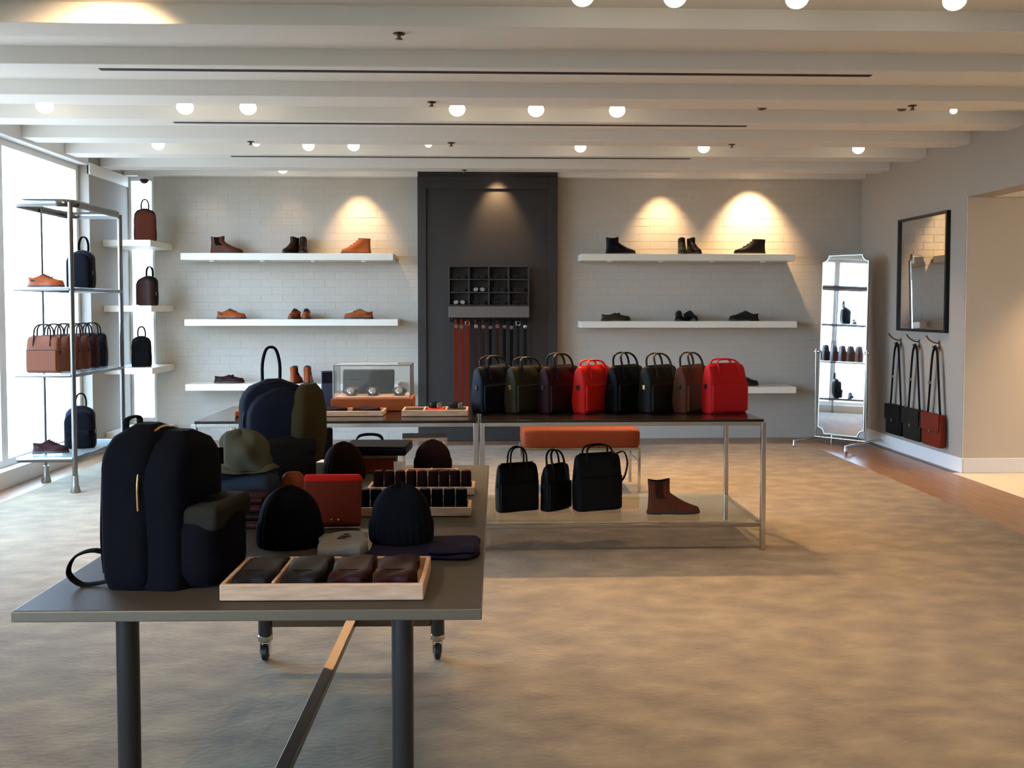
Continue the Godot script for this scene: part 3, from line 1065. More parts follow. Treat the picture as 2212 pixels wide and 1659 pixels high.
func build_corner_shelves() -> void:
	var g := "white corner shelves by the window"
	var tops := [2.065, 1.423, 0.809, 0.172]
	var names := ["topmost white corner shelf by the window, under the rust backpack", "second white corner shelf by the window, under the dark brown backpack", "third white corner shelf by the window, under the small black backpack", "lowest white corner shelf by the window, behind the chrome post"]
	for i in 4:
		wall_shelf(XL + 0.002, -3.235, tops[i], 9.2, DB - 0.012, 0.062, names[i], g)
	var bg := "small backpacks on the corner shelves"
	rucksack("rust brown backpack with black straps on the topmost corner shelf", at(-3.365, 2.065, 9.43), 18, bg, 0.21, 0.33, 0.09, M.black_leather, M.rust_brown, {"pocket": false, "front_th": 0.04, "front": 0.93, "loop": 0.085, "loop_w": 0.034, "loop_r": 0.0075})
	rucksack("dark brown backpack on the second corner shelf", at(-3.345, 1.423, 9.43), -14, bg, 0.20, 0.30, 0.09, M.black_leather, M.dark_brown, {"pocket": false, "front_th": 0.04, "front": 0.93, "loop": 0.085, "loop_w": 0.034, "loop_r": 0.0075})
	rucksack("small black backpack on the third corner shelf", at(-3.42, 0.809, 9.43), 16, bg, 0.19, 0.31, 0.09, M.black_leather, M.black_cloth, {"pocket_h": 0.5, "pocket_th": 0.02, "front_th": 0.03, "loop": 0.085, "loop_w": 0.034, "loop_r": 0.0075})


func rrect(x0: float, x1: float, z0: float, z1: float, r: float, y: float, k := 6) -> Array:
	var out := []
	for c in [[x1 - r, z1 - r, 0.0], [x0 + r, z1 - r, PI / 2], [x0 + r, z0 + r, PI], [x1 - r, z0 + r, PI * 1.5]]:
		for i in k + 1:
			var a: float = c[2] + PI / 2 * i / k
			out.append(Vector3(c[0] + cos(a) * r, y, c[1] + sin(a) * r))
	return out


func build_etagere() -> void:
	var x0 := -3.52
	var x1 := -3.06
	var d0 := 7.06
	var d1 := 8.05
	var o := at((x0 + x1) / 2, 0, (d0 + d1) / 2)
	var hx := (x1 - x0) / 2
	var hz := (d1 - d0) / 2
	var t := thing("display_etagere", "tall chrome display stand with glass shelves in front of the left windows", "display stand", o)
	for e in [[hx - 0.02, hz - 0.02, 0.019], [hx - 0.02, -hz + 0.02, 0.019], [-hx + 0.012, 0.02, 0.010]]:
		part("post", rod(Vector3(e[0], 0.02, e[1]), Vector3(e[0], 2.19, e[1]), e[2]), M.gunmetal, t)
		part("foot", lathe([Vector2(0.0, 0.0), Vector2(0.036, 0.0), Vector2(0.038, 0.008), Vector2(0.024, 0.06), Vector2(0.022, 0.13), Vector2(0.0, 0.132)], 16, Vector3(e[0], 0, e[1])), M.steel, t)
	part("top_ring", tube(rrect(-hx, hx, -hz, hz, 0.12, 2.185), 0.009, 0.030, 10, true, Vector3(0, 1, 0)), M.gunmetal, t)
	for y in [1.556, 0.906, 0.271]:
		var s := part("glass_shelf", rbox(Vector3(hx * 2 - 0.03, 0.010, hz * 2 - 0.03), 0.002, Vector3(0, y - 0.005, 0)), M.rack_glass, t)
		part("shelf_rim", tube(rrect(-hx + 0.005, hx - 0.005, -hz + 0.005, hz - 0.005, 0.03, y - 0.018), 0.006, 0.012 if y > 0.5 else 0.02, 8, true, Vector3(0, 1, 0)), M.gunmetal, s)
	var g := "goods on the chrome display stand"
	shoe("oxford", M.cognac, "brown shoe on the upper glass shelf, nearest the window", at(-3.355, 1.557, 7.27), 4, g, 0.27)
	rucksack("navy backpack on the upper glass shelf of the chrome stand", at(-3.17, 1.557, 7.48), -6, g, 0.20, 0.30, 0.10, M.navy_leather, M.navy, {"pocket": false, "front_th": 0.03, "front": 0.9, "loop": 0.10, "loop_w": 0.038, "loop_r": 0.0065})
	var cm := [M.saddle, M.saddle, M.brown, M.brown, M.maroon, M.navy_leather]
	var cn := ["saddle brown", "tan brown", "mid brown", "darker brown", "maroon", "navy"]
	var ord := ["nearest", "second", "third", "fourth", "fifth", "farthest"]
	for i in 6:
		soft_bag("briefcase", "%s leather briefcase, %s in the row on the chrome stand" % [cn[i], ord[i]], "briefcase", at(-3.335 + 0.012 * i, 0.907, 7.17 + 0.145 * i), -4, "leather briefcases on the chrome stand", 0.25, 0.28, 0.085, cm[i], M.dark_brown if i < 4 else M.black_leather, 0.085)
	shoe("oxford", M.maroon, "purplish brown shoe on the lowest glass shelf", at(-3.345, 0.272, 7.27), 4, g, 0.27)
	rucksack("navy backpack on the lowest glass shelf of the chrome stand", at(-3.235, 0.272, 7.55), 10, g, 0.23, 0.34, 0.10, M.navy_leather, M.navy, {"pocket_h": 0.45, "pocket_th": 0.03, "front_th": 0.03, "loop": 0.09, "loop_w": 0.038, "loop_r": 0.0065})


# ---------------------------------------------------------------- mirrors, hanging bags, bench
func notched(w: float, h: float, r: float) -> PackedVector2Array:
	var out := PackedVector2Array()
	for c in [[w / 2, h, PI, PI * 1.5], [-w / 2, h, PI * 1.5, TAU], [-w / 2, 0.0, 0.0, PI / 2], [w / 2, 0.0, PI / 2, PI]]:
		for i in 9:
			var a: float = lerpf(c[3], c[2], i / 8.0)
			var q := Vector2(c[0] + cos(a) * r, c[1] + sin(a) * r)
			if not out.is_empty() and out[out.size() - 1].distance_to(q) < 1e-5:
				continue
			out.append(q)
	return out


func build_cheval_mirror() -> void:
	var t := thing("standing_mirror", "tall standing mirror with notched corners in the right back corner", "mirror", at(3.64, 0, 9.25), -48.5)
	var w := 0.50
	var h := 1.84
	var tilt := xf(Vector3(0, 0.10, 0), 0, -2.0)
	var fr := part("frame", plate(notched(w, h, 0.065), -0.02, 0.0, 0.004), M.steel, t)
	fr.transform = tilt
	var gl := part("mirror_glass", plate(notched(w - 0.024, h - 0.024, 0.065), -0.008, 0.004, 0.003), M.mirror, t, "silvered glass")
	gl.transform = tilt * xf(Vector3(0, 0.012, 0))
	for s in [-1, 1]:
		var x: float = s * (w / 2 + 0.022)
		part("upright", rod(Vector3(x, 0.06, 0.0), Vector3(x, 0.98, 0.0), 0.012), M.chrome, t)
		part("base_bar", rod(Vector3(x, 0.06, -0.36), Vector3(x, 0.06, 0.42), 0.012), M.chrome, t)
		part("pivot", rod(Vector3(s * (w / 2 - 0.01), 0.95, -0.01), Vector3(x + s * 0.02, 0.95, -0.01), 0.014), M.chrome, t)
		for z in [-0.36, 0.42]:
			part("foot", lathe([Vector2(0.0, 0.0), Vector2(0.02, 0.0), Vector2(0.022, 0.02), Vector2(0.014, 0.05), Vector2(0.012, 0.072), Vector2(0.0, 0.074)], 14, Vector3(x, 0, z)), M.chrome, t)
	part("cross_bar", rod(Vector3(-w / 2 - 0.022, 0.07, 0), Vector3(w / 2 + 0.022, 0.07, 0), 0.011), M.chrome, t)


func build_wall_mirror_and_bags() -> void:
	var t := thing("wall_mirror", "black framed rectangular mirror on the right wall above the hooks", "mirror", at(XR, 1.18, 8.43), -90)
	var w := 0.95
	var h := 1.07
	part("mirror_glass", rbox(Vector3(w - 0.03, h - 0.03, 0.016), 0.002, Vector3(0, h / 2, 0.012)), M.mirror, t, "silvered glass")
	for e in [[0, 0.0, w, 0.024], [0, h - 0.024, w, 0.024]]:
		part("frame_rail", rbox(Vector3(e[2], e[3], 0.038), 0.003, Vector3(e[0], e[1] + e[3] / 2, 0.019)), M.black_metal, t)
	for s in [-1, 1]:
		part("frame_stile", rbox(Vector3(0.024, h - 0.048, 0.038), 0.003, Vector3(s * (w / 2 - 0.012), h / 2, 0.019)), M.black_metal, t)
	var mats := [M.black_leather, M.green_leather, M.rust]
	var cols := ["black", "dark grey green", "rust red"]
	var ds := [8.87, 8.49, 8.11]
	for i in 3:
		var hk := thing("coat_hook", "bronze double wall hook carrying the %s shoulder bag" % cols[i], "hook", at(XR, 1.07, ds[i]), -90, "wall hooks under the mirror")
		part("plate", rbox(Vector3(0.022, 0.075, 0.008), 0.003, Vector3(0, 0.0, 0.004)), M.bronze, hk)
		part("upper_arm", tube(spline([Vector3(0, 0.015, 0.004), Vector3(0, 0.02, 0.05), Vector3(0, 0.05, 0.10), Vector3(0, 0.085, 0.125)], 5), 0.006, -1.0, 8), M.bronze, hk)
		part("lower_arm", tube(spline([Vector3(0, -0.02, 0.004), Vector3(0, -0.032, 0.03), Vector3(0, -0.03, 0.055), Vector3(0, -0.008, 0.066)], 5), 0.005, -1.0, 8), M.bronze, hk)
		var b := thing("shoulder_bag", "%s crossbody bag hanging by a long black strap on the right wall" % cols[i], "bag", at(XR - 0.052, 0.17, ds[i] - 0.02), -90, "crossbody bags hanging under the mirror")
		var bw := 0.34
		var bh := 0.29
		var rings := []
		for e in [[0.0, 0.93, 0.7], [0.03, 0.99, 0.95], [0.3, 1.0, 1.0], [0.8, 0.985, 0.9], [0.95, 0.96, 0.75], [1.0, 0.9, 0.4]]:
			rings.append(sring(e[0] * bh, bw / 2 * e[1], 0.036 * e[2], 6.0, 36))
		part("body", loft(rings), mats[i], b)
		part("flap", rbox(Vector3(bw * 0.96, bh * 0.52, 0.012), 0.005, Vector3(0, bh * 0.745, 0.036), 2), mats[i], b)
		part("clasp", rbox(Vector3(0.022, 0.026, 0.01), 0.003, Vector3(0, bh * 0.48, 0.042)), M.steel, b)
		var top := 0.875
		part("strap", tube(spline([Vector3(-bw * 0.36, bh * 0.92, 0.0), Vector3(-bw * 0.31, bh * 1.15, 0.0), Vector3(-0.055, top - 0.12, 0.0), Vector3(-0.018, top - 0.012, 0.0), Vector3(0.018, top - 0.004, 0.0), Vector3(0.05, top - 0.10, 0.0), Vector3(bw * 0.31, bh * 1.15, 0.0), Vector3(bw * 0.36, bh * 0.92, 0.0)], 6), 0.021, 0.0025, 8, false, Vector3(0, 0, 1)), M.strap, b)
		part("strap_slider", rbox(Vector3(0.05, 0.022, 0.010), 0.003, Vector3(-0.088, 0.56, 0.0)), M.steel, b)


func build_bench() -> void:
	var t := thing("leather_bench", "orange tan leather bench on chrome legs behind the right table", "bench", at(0.755, 0, 7.16))
	var w := 0.90
	var dp := 0.46
	var rings := []
	for e in [[0.345, 0.97], [0.355, 0.995], [0.40, 1.0], [0.455, 1.0], [0.472, 0.985], [0.482, 0.95]]:
		rings.append(sring(e[0], w / 2 * e[1], dp / 2 * (1.0 - (1.0 - e[1]) * 1.8), 14.0, 48))
	var c := part("cushion", loft(rings), M.orange, t)
	for k in 3:
		part("seam", rbox(Vector3(0.004, 0.004, dp * 0.92), 0.0015, Vector3((k - 1) * 0.225, 0.482, 0)), M.cognac, c)
	for s in [-1, 1]:
		part("rail", rbox(Vector3(w, 0.022, 0.022), 0.003, Vector3(0, 0.333, s * (dp / 2 - 0.014))), M.chrome, t)
		part("end_rail", rbox(Vector3(0.022, 0.022, dp - 0.05), 0.003, Vector3(s * (w / 2 - 0.011), 0.333, 0)), M.chrome, t)
		part("stretcher", rbox(Vector3(0.018, 0.018, dp - 0.05), 0.003, Vector3(s * (w / 2 - 0.011), 0.24, 0)), M.chrome, t)
		for z in [-1, 1]:
			part("leg", rbox(Vector3(0.022, 0.322, 0.022), 0.003, Vector3(s * (w / 2 - 0.011), 0.161, z * (dp / 2 - 0.014))), M.chrome, t)


# ---------------------------------------------------------------- the two chrome tables
func chrome_table(label: String, x0: float, x1: float) -> void:
	var w := x1 - x0
	var d0 := 5.25
	var dp := 0.83
	var t := thing("chrome_table", label, "table", at((x0 + x1) / 2, 0, d0 + dp / 2), 0.0, "chrome tables with glass shelves")
	var H := 0.76
	part("table_top", rbox(Vector3(w - 0.02, 0.014, dp - 0.012), 0.003, Vector3(0, H - 0.007, 0)), M.dark_top, t)
	var a := 0.022
	for s in [-1, 1]:
		part("top_rail", rbox(Vector3(w - 2 * a, a, a), 0.003, Vector3(0, H - 0.014 - a / 2, s * (dp / 2 - a / 2))), M.chrome, t)
		part("side_rail", rbox(Vector3(a, a, dp - 2 * a), 0.003, Vector3(s * (w / 2 - a / 2), H - 0.014 - a / 2, 0)), M.chrome, t)
		part("shelf_rail", rbox(Vector3(w - 2 * a, a, a), 0.003, Vector3(0, 0.148, s * (dp / 2 - a / 2))), M.steel, t)
		part("shelf_side_rail", rbox(Vector3(a, a, dp - 2 * a), 0.003, Vector3(s * (w / 2 - a / 2), 0.148, 0)), M.steel, t)
		for z in [-1, 1]:
			part("leg", rbox(Vector3(a + 0.006, H - 0.015, a + 0.006), 0.004, Vector3(s * (w / 2 - a / 2), (H - 0.015) / 2, z * (dp / 2 - a / 2))), M.chrome, t)
	part("glass_shelf", rbox(Vector3(w - 0.05, 0.010, dp - 0.05), 0.002, Vector3(0, 0.165, 0)), M.shelf_glass, t)


func build_far_tables() -> void:
	chrome_table("chrome table with the glass case on it, left of the pair behind the near table", -1.63, -0.022)
	chrome_table("chrome table with eight bags in a row on its dark top", -0.008, 1.635)


func tray(label: String, p: Vector3, turn: float, w: float, dp: float, h: float, m: Material, dividers: Array, group := "pale wooden trays") -> Node3D:
	var t := thing("wooden_tray", label, "tray", p, turn, group)
	var th := 0.012
	part("base", rbox(Vector3(w - 0.004, 0.008, dp - 0.004), 0.002, Vector3(0, 0.005, 0)), m, t)
	for s in [-1, 1]:
		part("side", rbox(Vector3(w, h, th), 0.003, Vector3(0, h / 2 + 0.001, s * (dp / 2 - th / 2))), m, t)
		part("end", rbox(Vector3(th, h, dp - 2 * th), 0.003, Vector3(s * (w / 2 - th / 2), h / 2 + 0.001, 0)), m, t)
	for x in dividers:
		part("divider", rbox(Vector3(th * 0.8, h * 0.9, dp - 2 * th), 0.003, Vector3(x, h * 0.45 + 0.008, 0)), m, t)
	return t


# a soft folded thing lying flat: wavy slab
func folded(called: String, label: String, category: String, p: Vector3, turn: float, w: float, dp: float, h: float, m: Material, group := "", waves := 0.006) -> Node3D:
	var t := thing(called, label, category, p, turn, group)
	var rings := []
	var n := 16
	for i in n + 1:
		var u := float(i) / n
		var x := (u - 0.5) * w
		var e := 1.0 if i > 0 and i < n else 0.72
		var ring := []
		for j in 24:
			var a := TAU * j / 24.0
			var c := cos(a)
			var s := sin(a)
			var z := dp / 2 * e * signf(c) * pow(absf(c), 0.4)
			var y := h / 2 + h / 2 * e * signf(s) * pow(absf(s), 0.55)
			if s > 0:
				y += waves * sin(u * 7.0 + z * 30.0) * (0.5 + 0.5 * s)
			ring.append(Vector3(x + 0.006 * sin(z * 40.0), maxf(y, 0.0), z * (1.0 + 0.04 * sin(u * 9.0))))
		rings.append(ring)
	part("cloth", loft(rings), m, t)
	return t


func build_far_table_goods() -> void:
	var H := 0.7605
	var g := "soft leather bags in a row on the right table"
	var bm := [M.navy_leather, M.olive_leather, M.maroon, M.red, M.black_leather, M.green_leather, M.brown, M.deep_red]
	var bl := ["near-black navy leather bag, leftmost of the row on the right table", "olive leather bag, second in the row on the right table", "dark maroon leather bag, third in the row on the right table", "bright orange red bag in the middle of the row", "black leather bag right of the orange red bag", "dark green leather bag, third from the right in the row", "brown leather bag next to the last red one", "red bag at the right end of the row, facing the camera"]
	for i in 8:
		var x := 0.075 + 0.205 * i
		var last := i == 7
		soft_bag("leather_bag", bl[i], "bag", at(x if not last else 1.487, H, 5.70 + 0.008 * sin(i * 2.0) if not last else 5.61), 49.0 - 2.0 * (i % 3) if not last else 24.0, g, 0.325 if not last else 0.285, 0.285 if not last else 0.30, 0.115, bm[i], bm[i] if i in [3, 7] else (M.olive_leather if i in [5, 6] else M.black_leather), [0.055, 0.045, 0.07, 0.03, 0.075, 0.07, 0.075, 0.025][i], -0.02, {"ring": i in [1, 5]})
	# lower shelf of the right table
	var g2 := "black bags on the lower shelf of the right table"
	var S := 0.1705
	soft_bag("briefcase", "black briefcase with a tall arched handle at left on the lower glass shelf", "briefcase", at(0.215, S, 5.58), 20, g2, 0.265, 0.29, 0.09, M.black_leather, M.black_leather, 0.095, 0.0, {"grip": 0.2})
	soft_bag("briefcase", "narrow black bag in the middle of the lower glass shelf", "briefcase", at(0.452, S, 5.60), 40, g2, 0.20, 0.28, 0.085, M.black_leather, M.black_leather, 0.08, -0.02)
	var b := soft_bag("tote_bag", "large charcoal black tote with a side strap on the lower glass shelf", "bag", at(0.705, S, 5.60), 18, g2, 0.30, 0.345, 0.12, M.charcoal, M.black_leather, 0.05, 0.0, {"grip": 0.28})
	part("side_strap", tube(spline([Vector3(0.13, 0.335, 0.0), Vector3(0.175, 0.345, 0.01), Vector3(0.20, 0.28, 0.01), Vector3(0.19, 0.20, 0.0), Vector3(0.165, 0.16, 0.0)], 5), 0.004, 0.012, 8), M.black_leather, b)
	shoe("tall", M.brown, "brown suede chelsea boot alone on the lower glass shelf", at(1.145, S, 5.46), -2, "", 0.315, M.dark_brown, "suede_boot")
	# left table top
	tray("pale wooden tray of dark scarves on the left chrome table", at(-0.81, H, 5.56), -1, 0.46, 0.19, 0.03, M.pale_wood, [])
	folded("folded_scarf", "long black folded scarf in the wooden tray, at the left", "scarf", at(-0.905, H + 0.0095, 5.56), 1, 0.20, 0.135, 0.034, M.black_cloth, "scarves in the tray", 0.004)
	folded("folded_scarf", "dark brown folded scarf in the wooden tray, at the right", "scarf", at(-0.69, H + 0.0095, 5.56), -1, 0.165, 0.135, 0.034, M.maroon_cloth, "scarves in the tray", 0.004)
	var dc := thing("display_case", "glass display case on a tan leather base on the left chrome table", "display case", at(-0.68, H, 5.88))
	part("leather_base", rbox(Vector3(0.50, 0.078, 0.30), 0.006, Vector3(0, 0.039, 0), 2), M.tan, dc)
	part("inner_tray", rbox(Vector3(0.455, 0.012, 0.255), 0.004, Vector3(0, 0.084, 0)), M.pale_wood, dc)
	for s in [-1, 1]:
		part("side_pane", rbox(Vector3(0.006, 0.205, 0.265), 0.001, Vector3(s * 0.235, 0.181, 0)), M.glass, dc)
		part("pane", rbox(Vector3(0.464, 0.205, 0.006), 0.001, Vector3(0, 0.181, s * 0.13)), M.glass, dc)
		for z in [-1, 1]:
			part("corner_post", rbox(Vector3(0.008, 0.205, 0.008), 0.002, Vector3(s * 0.2365, 0.181, z * 0.1315)), M.steel, dc)
		part("top_edge", rbox(Vector3(0.481, 0.008, 0.008), 0.002, Vector3(0, 0.284, s * 0.1315)), M.steel, dc)
		part("top_end", rbox(Vector3(0.008, 0.008, 0.255), 0.002, Vector3(s * 0.2365, 0.284, 0)), M.steel, dc)
	part("top_pane", rbox(Vector3(0.464, 0.006, 0.255), 0.001, Vector3(0, 0.284, 0)), M.glass, dc)
	var ip := thing("wallet_panel", "taupe leather pouch standing inside the glass case", "pouch", at(-0.725, H + 0.0905, 5.955), 0.0)
	var pn := part("pouch_body", rbox(Vector3(0.33, 0.155, 0.03), 0.012, Vector3(0, 0.0775, 0), 2), M.grey_leather, ip)
	pn.rotation_degrees.x = -9
	part("pouch_flap", rbox(Vector3(0.31, 0.06, 0.012), 0.005, Vector3(0, 0.12, 0.008)), M.grey_leather, ip)
	var wn := ["left", "middle", "right"]
	for i in 3:
		var wt := thing("wrist_watch", "watch on a round cushion at the %s inside the glass case" % wn[i], "watch", at(-0.815 + 0.135 * i + (0.03 if i == 2 else 0.0), H + 0.0905, 5.83), 0.0, "watches in the glass case")
		part("cushion", lathe([Vector2(0.0, 0.0), Vector2(0.03, 0.0), Vector2(0.04, 0.015), Vector2(0.04, 0.035), Vector2(0.03, 0.05), Vector2(0.0, 0.052)], 20), [M.brown, M.black_leather, M.grey_leather][i], wt)
		var ringp := []
		for j in 20:
			ringp.append(Vector3(cos(TAU * j / 20.0) * 0.043, 0.028, sin(TAU * j / 20.0) * 0.043))
		part("watch_strap", tube(ringp, 0.003, 0.010, 8, true, Vector3(0, 1, 0)), M.black_leather, wt)
		var f := part("watch_face", lathe([Vector2(0.0, 0.0), Vector2(0.02, 0.0), Vector2(0.021, 0.006), Vector2(0.017, 0.009), Vector2(0.0, 0.009)], 20), M.chrome, wt)
		f.transform = xf(Vector3(0, 0.03, 0.041), 0, 72)
	var tr := tray("pale wooden tray with three cells of card cases beside the leftmost bag", at(-0.275, H, 5.545), 0, 0.39, 0.20, 0.036, M.pale_wood, [-0.065, 0.065])
	var cc := [[M.dark_brown, "dark brown", -0.125], [M.red, "red", 0.0], [M.grey_leather, "grey", 0.125]]
	for e in cc:
		var k := thing("card_case", "%s leather card case in its own tray cell" % e[1], "card case", at(-0.275 + e[2], H + 0.0095, 5.55), 0.0, "card cases in the tray")
		part("leather_body", rbox(Vector3(0.095, 0.024, 0.14), 0.006, Vector3(0, 0.012, 0), 2), e[0], k)
		part("flap", rbox(Vector3(0.093, 0.005, 0.07), 0.002, Vector3(0, 0.0265, 0.03)), e[0], k)
	for e in [[0.0, "black", M.black_leather], [0.125, "grey", M.grey_leather]]:
		var k := thing("rolled_belt", "rolled %s belt lying on the tray of card cases" % e[1], "belt", at(-0.275 + e[0], H + 0.0385, 5.575), 20.0, "rolled belts on the tray")
		var sp := []
		for j in 40:
			var a := TAU * j / 14.0
			var r := 0.012 + 0.0009 * j
			sp.append(Vector3(cos(a) * r, 0.017, sin(a) * r))
		part("coil", tube(sp, 0.0025, 0.0165, 6, false, Vector3(0, 1, 0)), e[2], k)
		part("buckle", rbox(Vector3(0.03, 0.03, 0.005), 0.002, Vector3(0.005, 0.017, 0.052)), M.steel, k)
	# left part of the left table
	var cap := thing("flat_cap", "grey flat cap lying on the left chrome table behind the tall backpack", "cap", at(-1.135, H, 5.86), 20)
	part("crown", loft([sring(0.0, 0.085, 0.09, 2.4, 28), sring(0.02, 0.098, 0.105, 2.4, 28), sring(0.045, 0.09, 0.10, 2.2, 28, 0.0, 0.006), sring(0.06, 0.06, 0.07, 2.0, 28, 0.0, 0.012), sring(0.066, 0.02, 0.025, 2.0, 28, 0.0, 0.014)]), M.grey_felt, cap)
	part("brim", loft([sring(0.004, 0.07, 0.03, 2.0, 24, 0.0, 0.10), sring(0.010, 0.072, 0.032, 2.0, 24, 0.0, 0.10), sring(0.014, 0.06, 0.025, 2.0, 24, 0.0, 0.095)]), M.grey_felt, cap)
	var sl := thing("document_sleeve", "navy blue sleeve standing upright at the left of the glass case", "sleeve", at(-0.985, H, 6.0), 24)
	part("sleeve_body", rbox(Vector3(0.10, 0.235, 0.02), 0.007, Vector3(0, 0.1175, 0), 2), M.blue_card, sl)
	part("sleeve_flap", rbox(Vector3(0.096, 0.07, 0.006), 0.002, Vector3(0, 0.19, 0.012)), M.navy_light, sl)
	folded("folded_gloves", "black gloves lying between the grey cap and the glass case", "gloves", at(-0.978, H, 5.72), 4, 0.075, 0.09, 0.035, M.black_leather)
	folded("folded_pouch", "black pouch at the left end of the left chrome table", "pouch", at(-1.40, H, 5.72), 5, 0.12, 0.11, 0.055, M.black_leather)
	folded("folded_pouch", "tan pouch at the left end of the left chrome table", "pouch", at(-1.405, H, 5.50), 0, 0.10, 0.10, 0.035, M.tan)
	# lower shelf of the left table
	var s1 := thing("laptop_sleeve", "black laptop sleeve leaning on the lower shelf of the left chrome table", "sleeve", at(-0.99, S, 5.63), 12)
	part("sleeve_body", rbox(Vector3(0.17, 0.50, 0.025), 0.01, Vector3(0, 0.25, 0), 2), M.black_leather, s1)
	part("sleeve_zip", rbox(Vector3(0.15, 0.006, 0.012), 0.002, Vector3(0, 0.5, 0)), M.steel, s1)
	soft_bag("holdall", "navy holdall on the lower shelf of the left chrome table", "bag", at(-0.69, S, 5.70), 4, "", 0.31, 0.40, 0.16, M.navy_leather, M.black_leather, 0.05)
	var ri := thing("display_riser", "pale wooden riser on the lower shelf of the left chrome table", "riser", at(-0.35, S, 5.66), 5)
	part("top_board", rbox(Vector3(0.27, 0.022, 0.22), 0.003, Vector3(0, 0.439, 0)), M.pale_wood, ri)
	for s in [-1, 1]:
		part("side_board", rbox(Vector3(0.018, 0.428, 0.22), 0.003, Vector3(s * 0.126, 0.214, 0)), M.pale_wood, ri)
	part("shelf_board", rbox(Vector3(0.234, 0.016, 0.20), 0.003, Vector3(0, 0.20, 0)), M.pale_wood, ri)


# ---------------------------------------------------------------- the near table
const TY := 0.7005


func build_near_table() -> void:
	var t := thing("display_table", "grey topped display table with round legs in the foreground", "table", at(-0.5435, 0, 2.138), -0.95)
	var w := 1.087
	var L := 1.98
	part("table_top", rbox(Vector3(w - 0.004, 0.016, L - 0.004), 0.002, Vector3(0, 0.692, -L / 2)), M.table_top, t)
	for s in [[0.0, -0.008, w, 0.016], [0.0, -L + 0.008, w, 0.016]]:
		part("edge_strip", rbox(Vector3(s[2], 0.026, s[3]), 0.003, Vector3(s[0], 0.6865, s[1])), M.table_edge, t)
	for s in [-1, 1]:
		part("edge_strip", rbox(Vector3(0.016, 0.026, L - 0.032), 0.003, Vector3(s * (w / 2 - 0.008), 0.6865, -L / 2)), M.table_edge, t)
	for s in [-1, 1]:
		for z in [-0.165, -1.52]:
			var x: float = s * 0.342
			part("leg", lathe([Vector2(0.0, 0.10), Vector2(0.024, 0.10), Vector2(0.0275, 0.105), Vector2(0.0275, 0.684), Vector2(0.0, 0.684)], 24, Vector3(x, 0, z)), M.leg_dark, t)
			var cs := part("caster_collar", lathe([Vector2(0.0, 0.075), Vector2(0.02, 0.075), Vector2(0.029, 0.082), Vector2(0.029, 0.100), Vector2(0.022, 0.105), Vector2(0.0, 0.105)], 20, Vector3(x, 0, z)), M.chrome, t)
			for e in [-1, 1]:
				part("caster_fork", rbox(Vector3(0.005, 0.06, 0.034), 0.002, Vector3(x + e * 0.017, 0.058, z)), M.chrome, cs)
			var wh := part("caster_wheel", lathe([Vector2(0.0, -0.013), Vector2(0.024, -0.013), Vector2(0.032, -0.008), Vector2(0.032, 0.008), Vector2(0.024, 0.013), Vector2(0.0, 0.013)], 24), M.black, t)
			wh.transform = Transform3D(Basis(Vector3(0, 0, 1), PI / 2), Vector3(x, 0.0322, z))
	for z in [-0.165, -1.52]:
		part("cross_bar", rbox(Vector3(0.63, 0.032, 0.02), 0.003, Vector3(0, 0.150, z)), M.bronze, t)
	part("stretcher", rbox(Vector3(0.040, 0.026, 1.335), 0.003, Vector3(0.0, 0.150, -0.8425)), M.bronze, t)


func beanie(label: String, p: Vector3, w: float, h: float, m: Material, turn := 0.0) -> void:
	var t := thing("beanie_hat", label, "hat", p, turn, "ribbed knitted beanies on the near table")
	var N := 108
	for c in 2:
		var rings := []
		var rows := 16 if c == 0 else 7
		for i in rows + 1:
			var u := float(i) / rows
			var r: float
			var y: float
			if c == 0:
				y = h * (0.25 + 0.75 * u)
				r = w / 2 * pow(maxf(1.0 - pow(u, 2.6), 0.0), 0.5) * 0.97
				if i == rows:
					r = 0.004
			else:
				y = h * (0.0 + 0.40 * u)
				r = w / 2 * (1.0 - 0.045 * pow(absf(u - 0.45) * 2.0, 4.0)) * 1.03
			var ring := []
			for j in N:
				var a := TAU * j / N
				var rr := r * (1.0 + (0.018 * (1.0 - u) if c == 0 else 0.022) * cos(a * 27.0)) * (1.0 + 0.03 * sin(a * 2.0 + 1.0))
				ring.append(Vector3(cos(a) * rr, y + (0.006 * sin(a * 3.0) * u), sin(a) * rr * 0.9))
			rings.append(ring)
		part("crown" if c == 0 else "folded_cuff", loft(rings, c == 1, true), m, t)


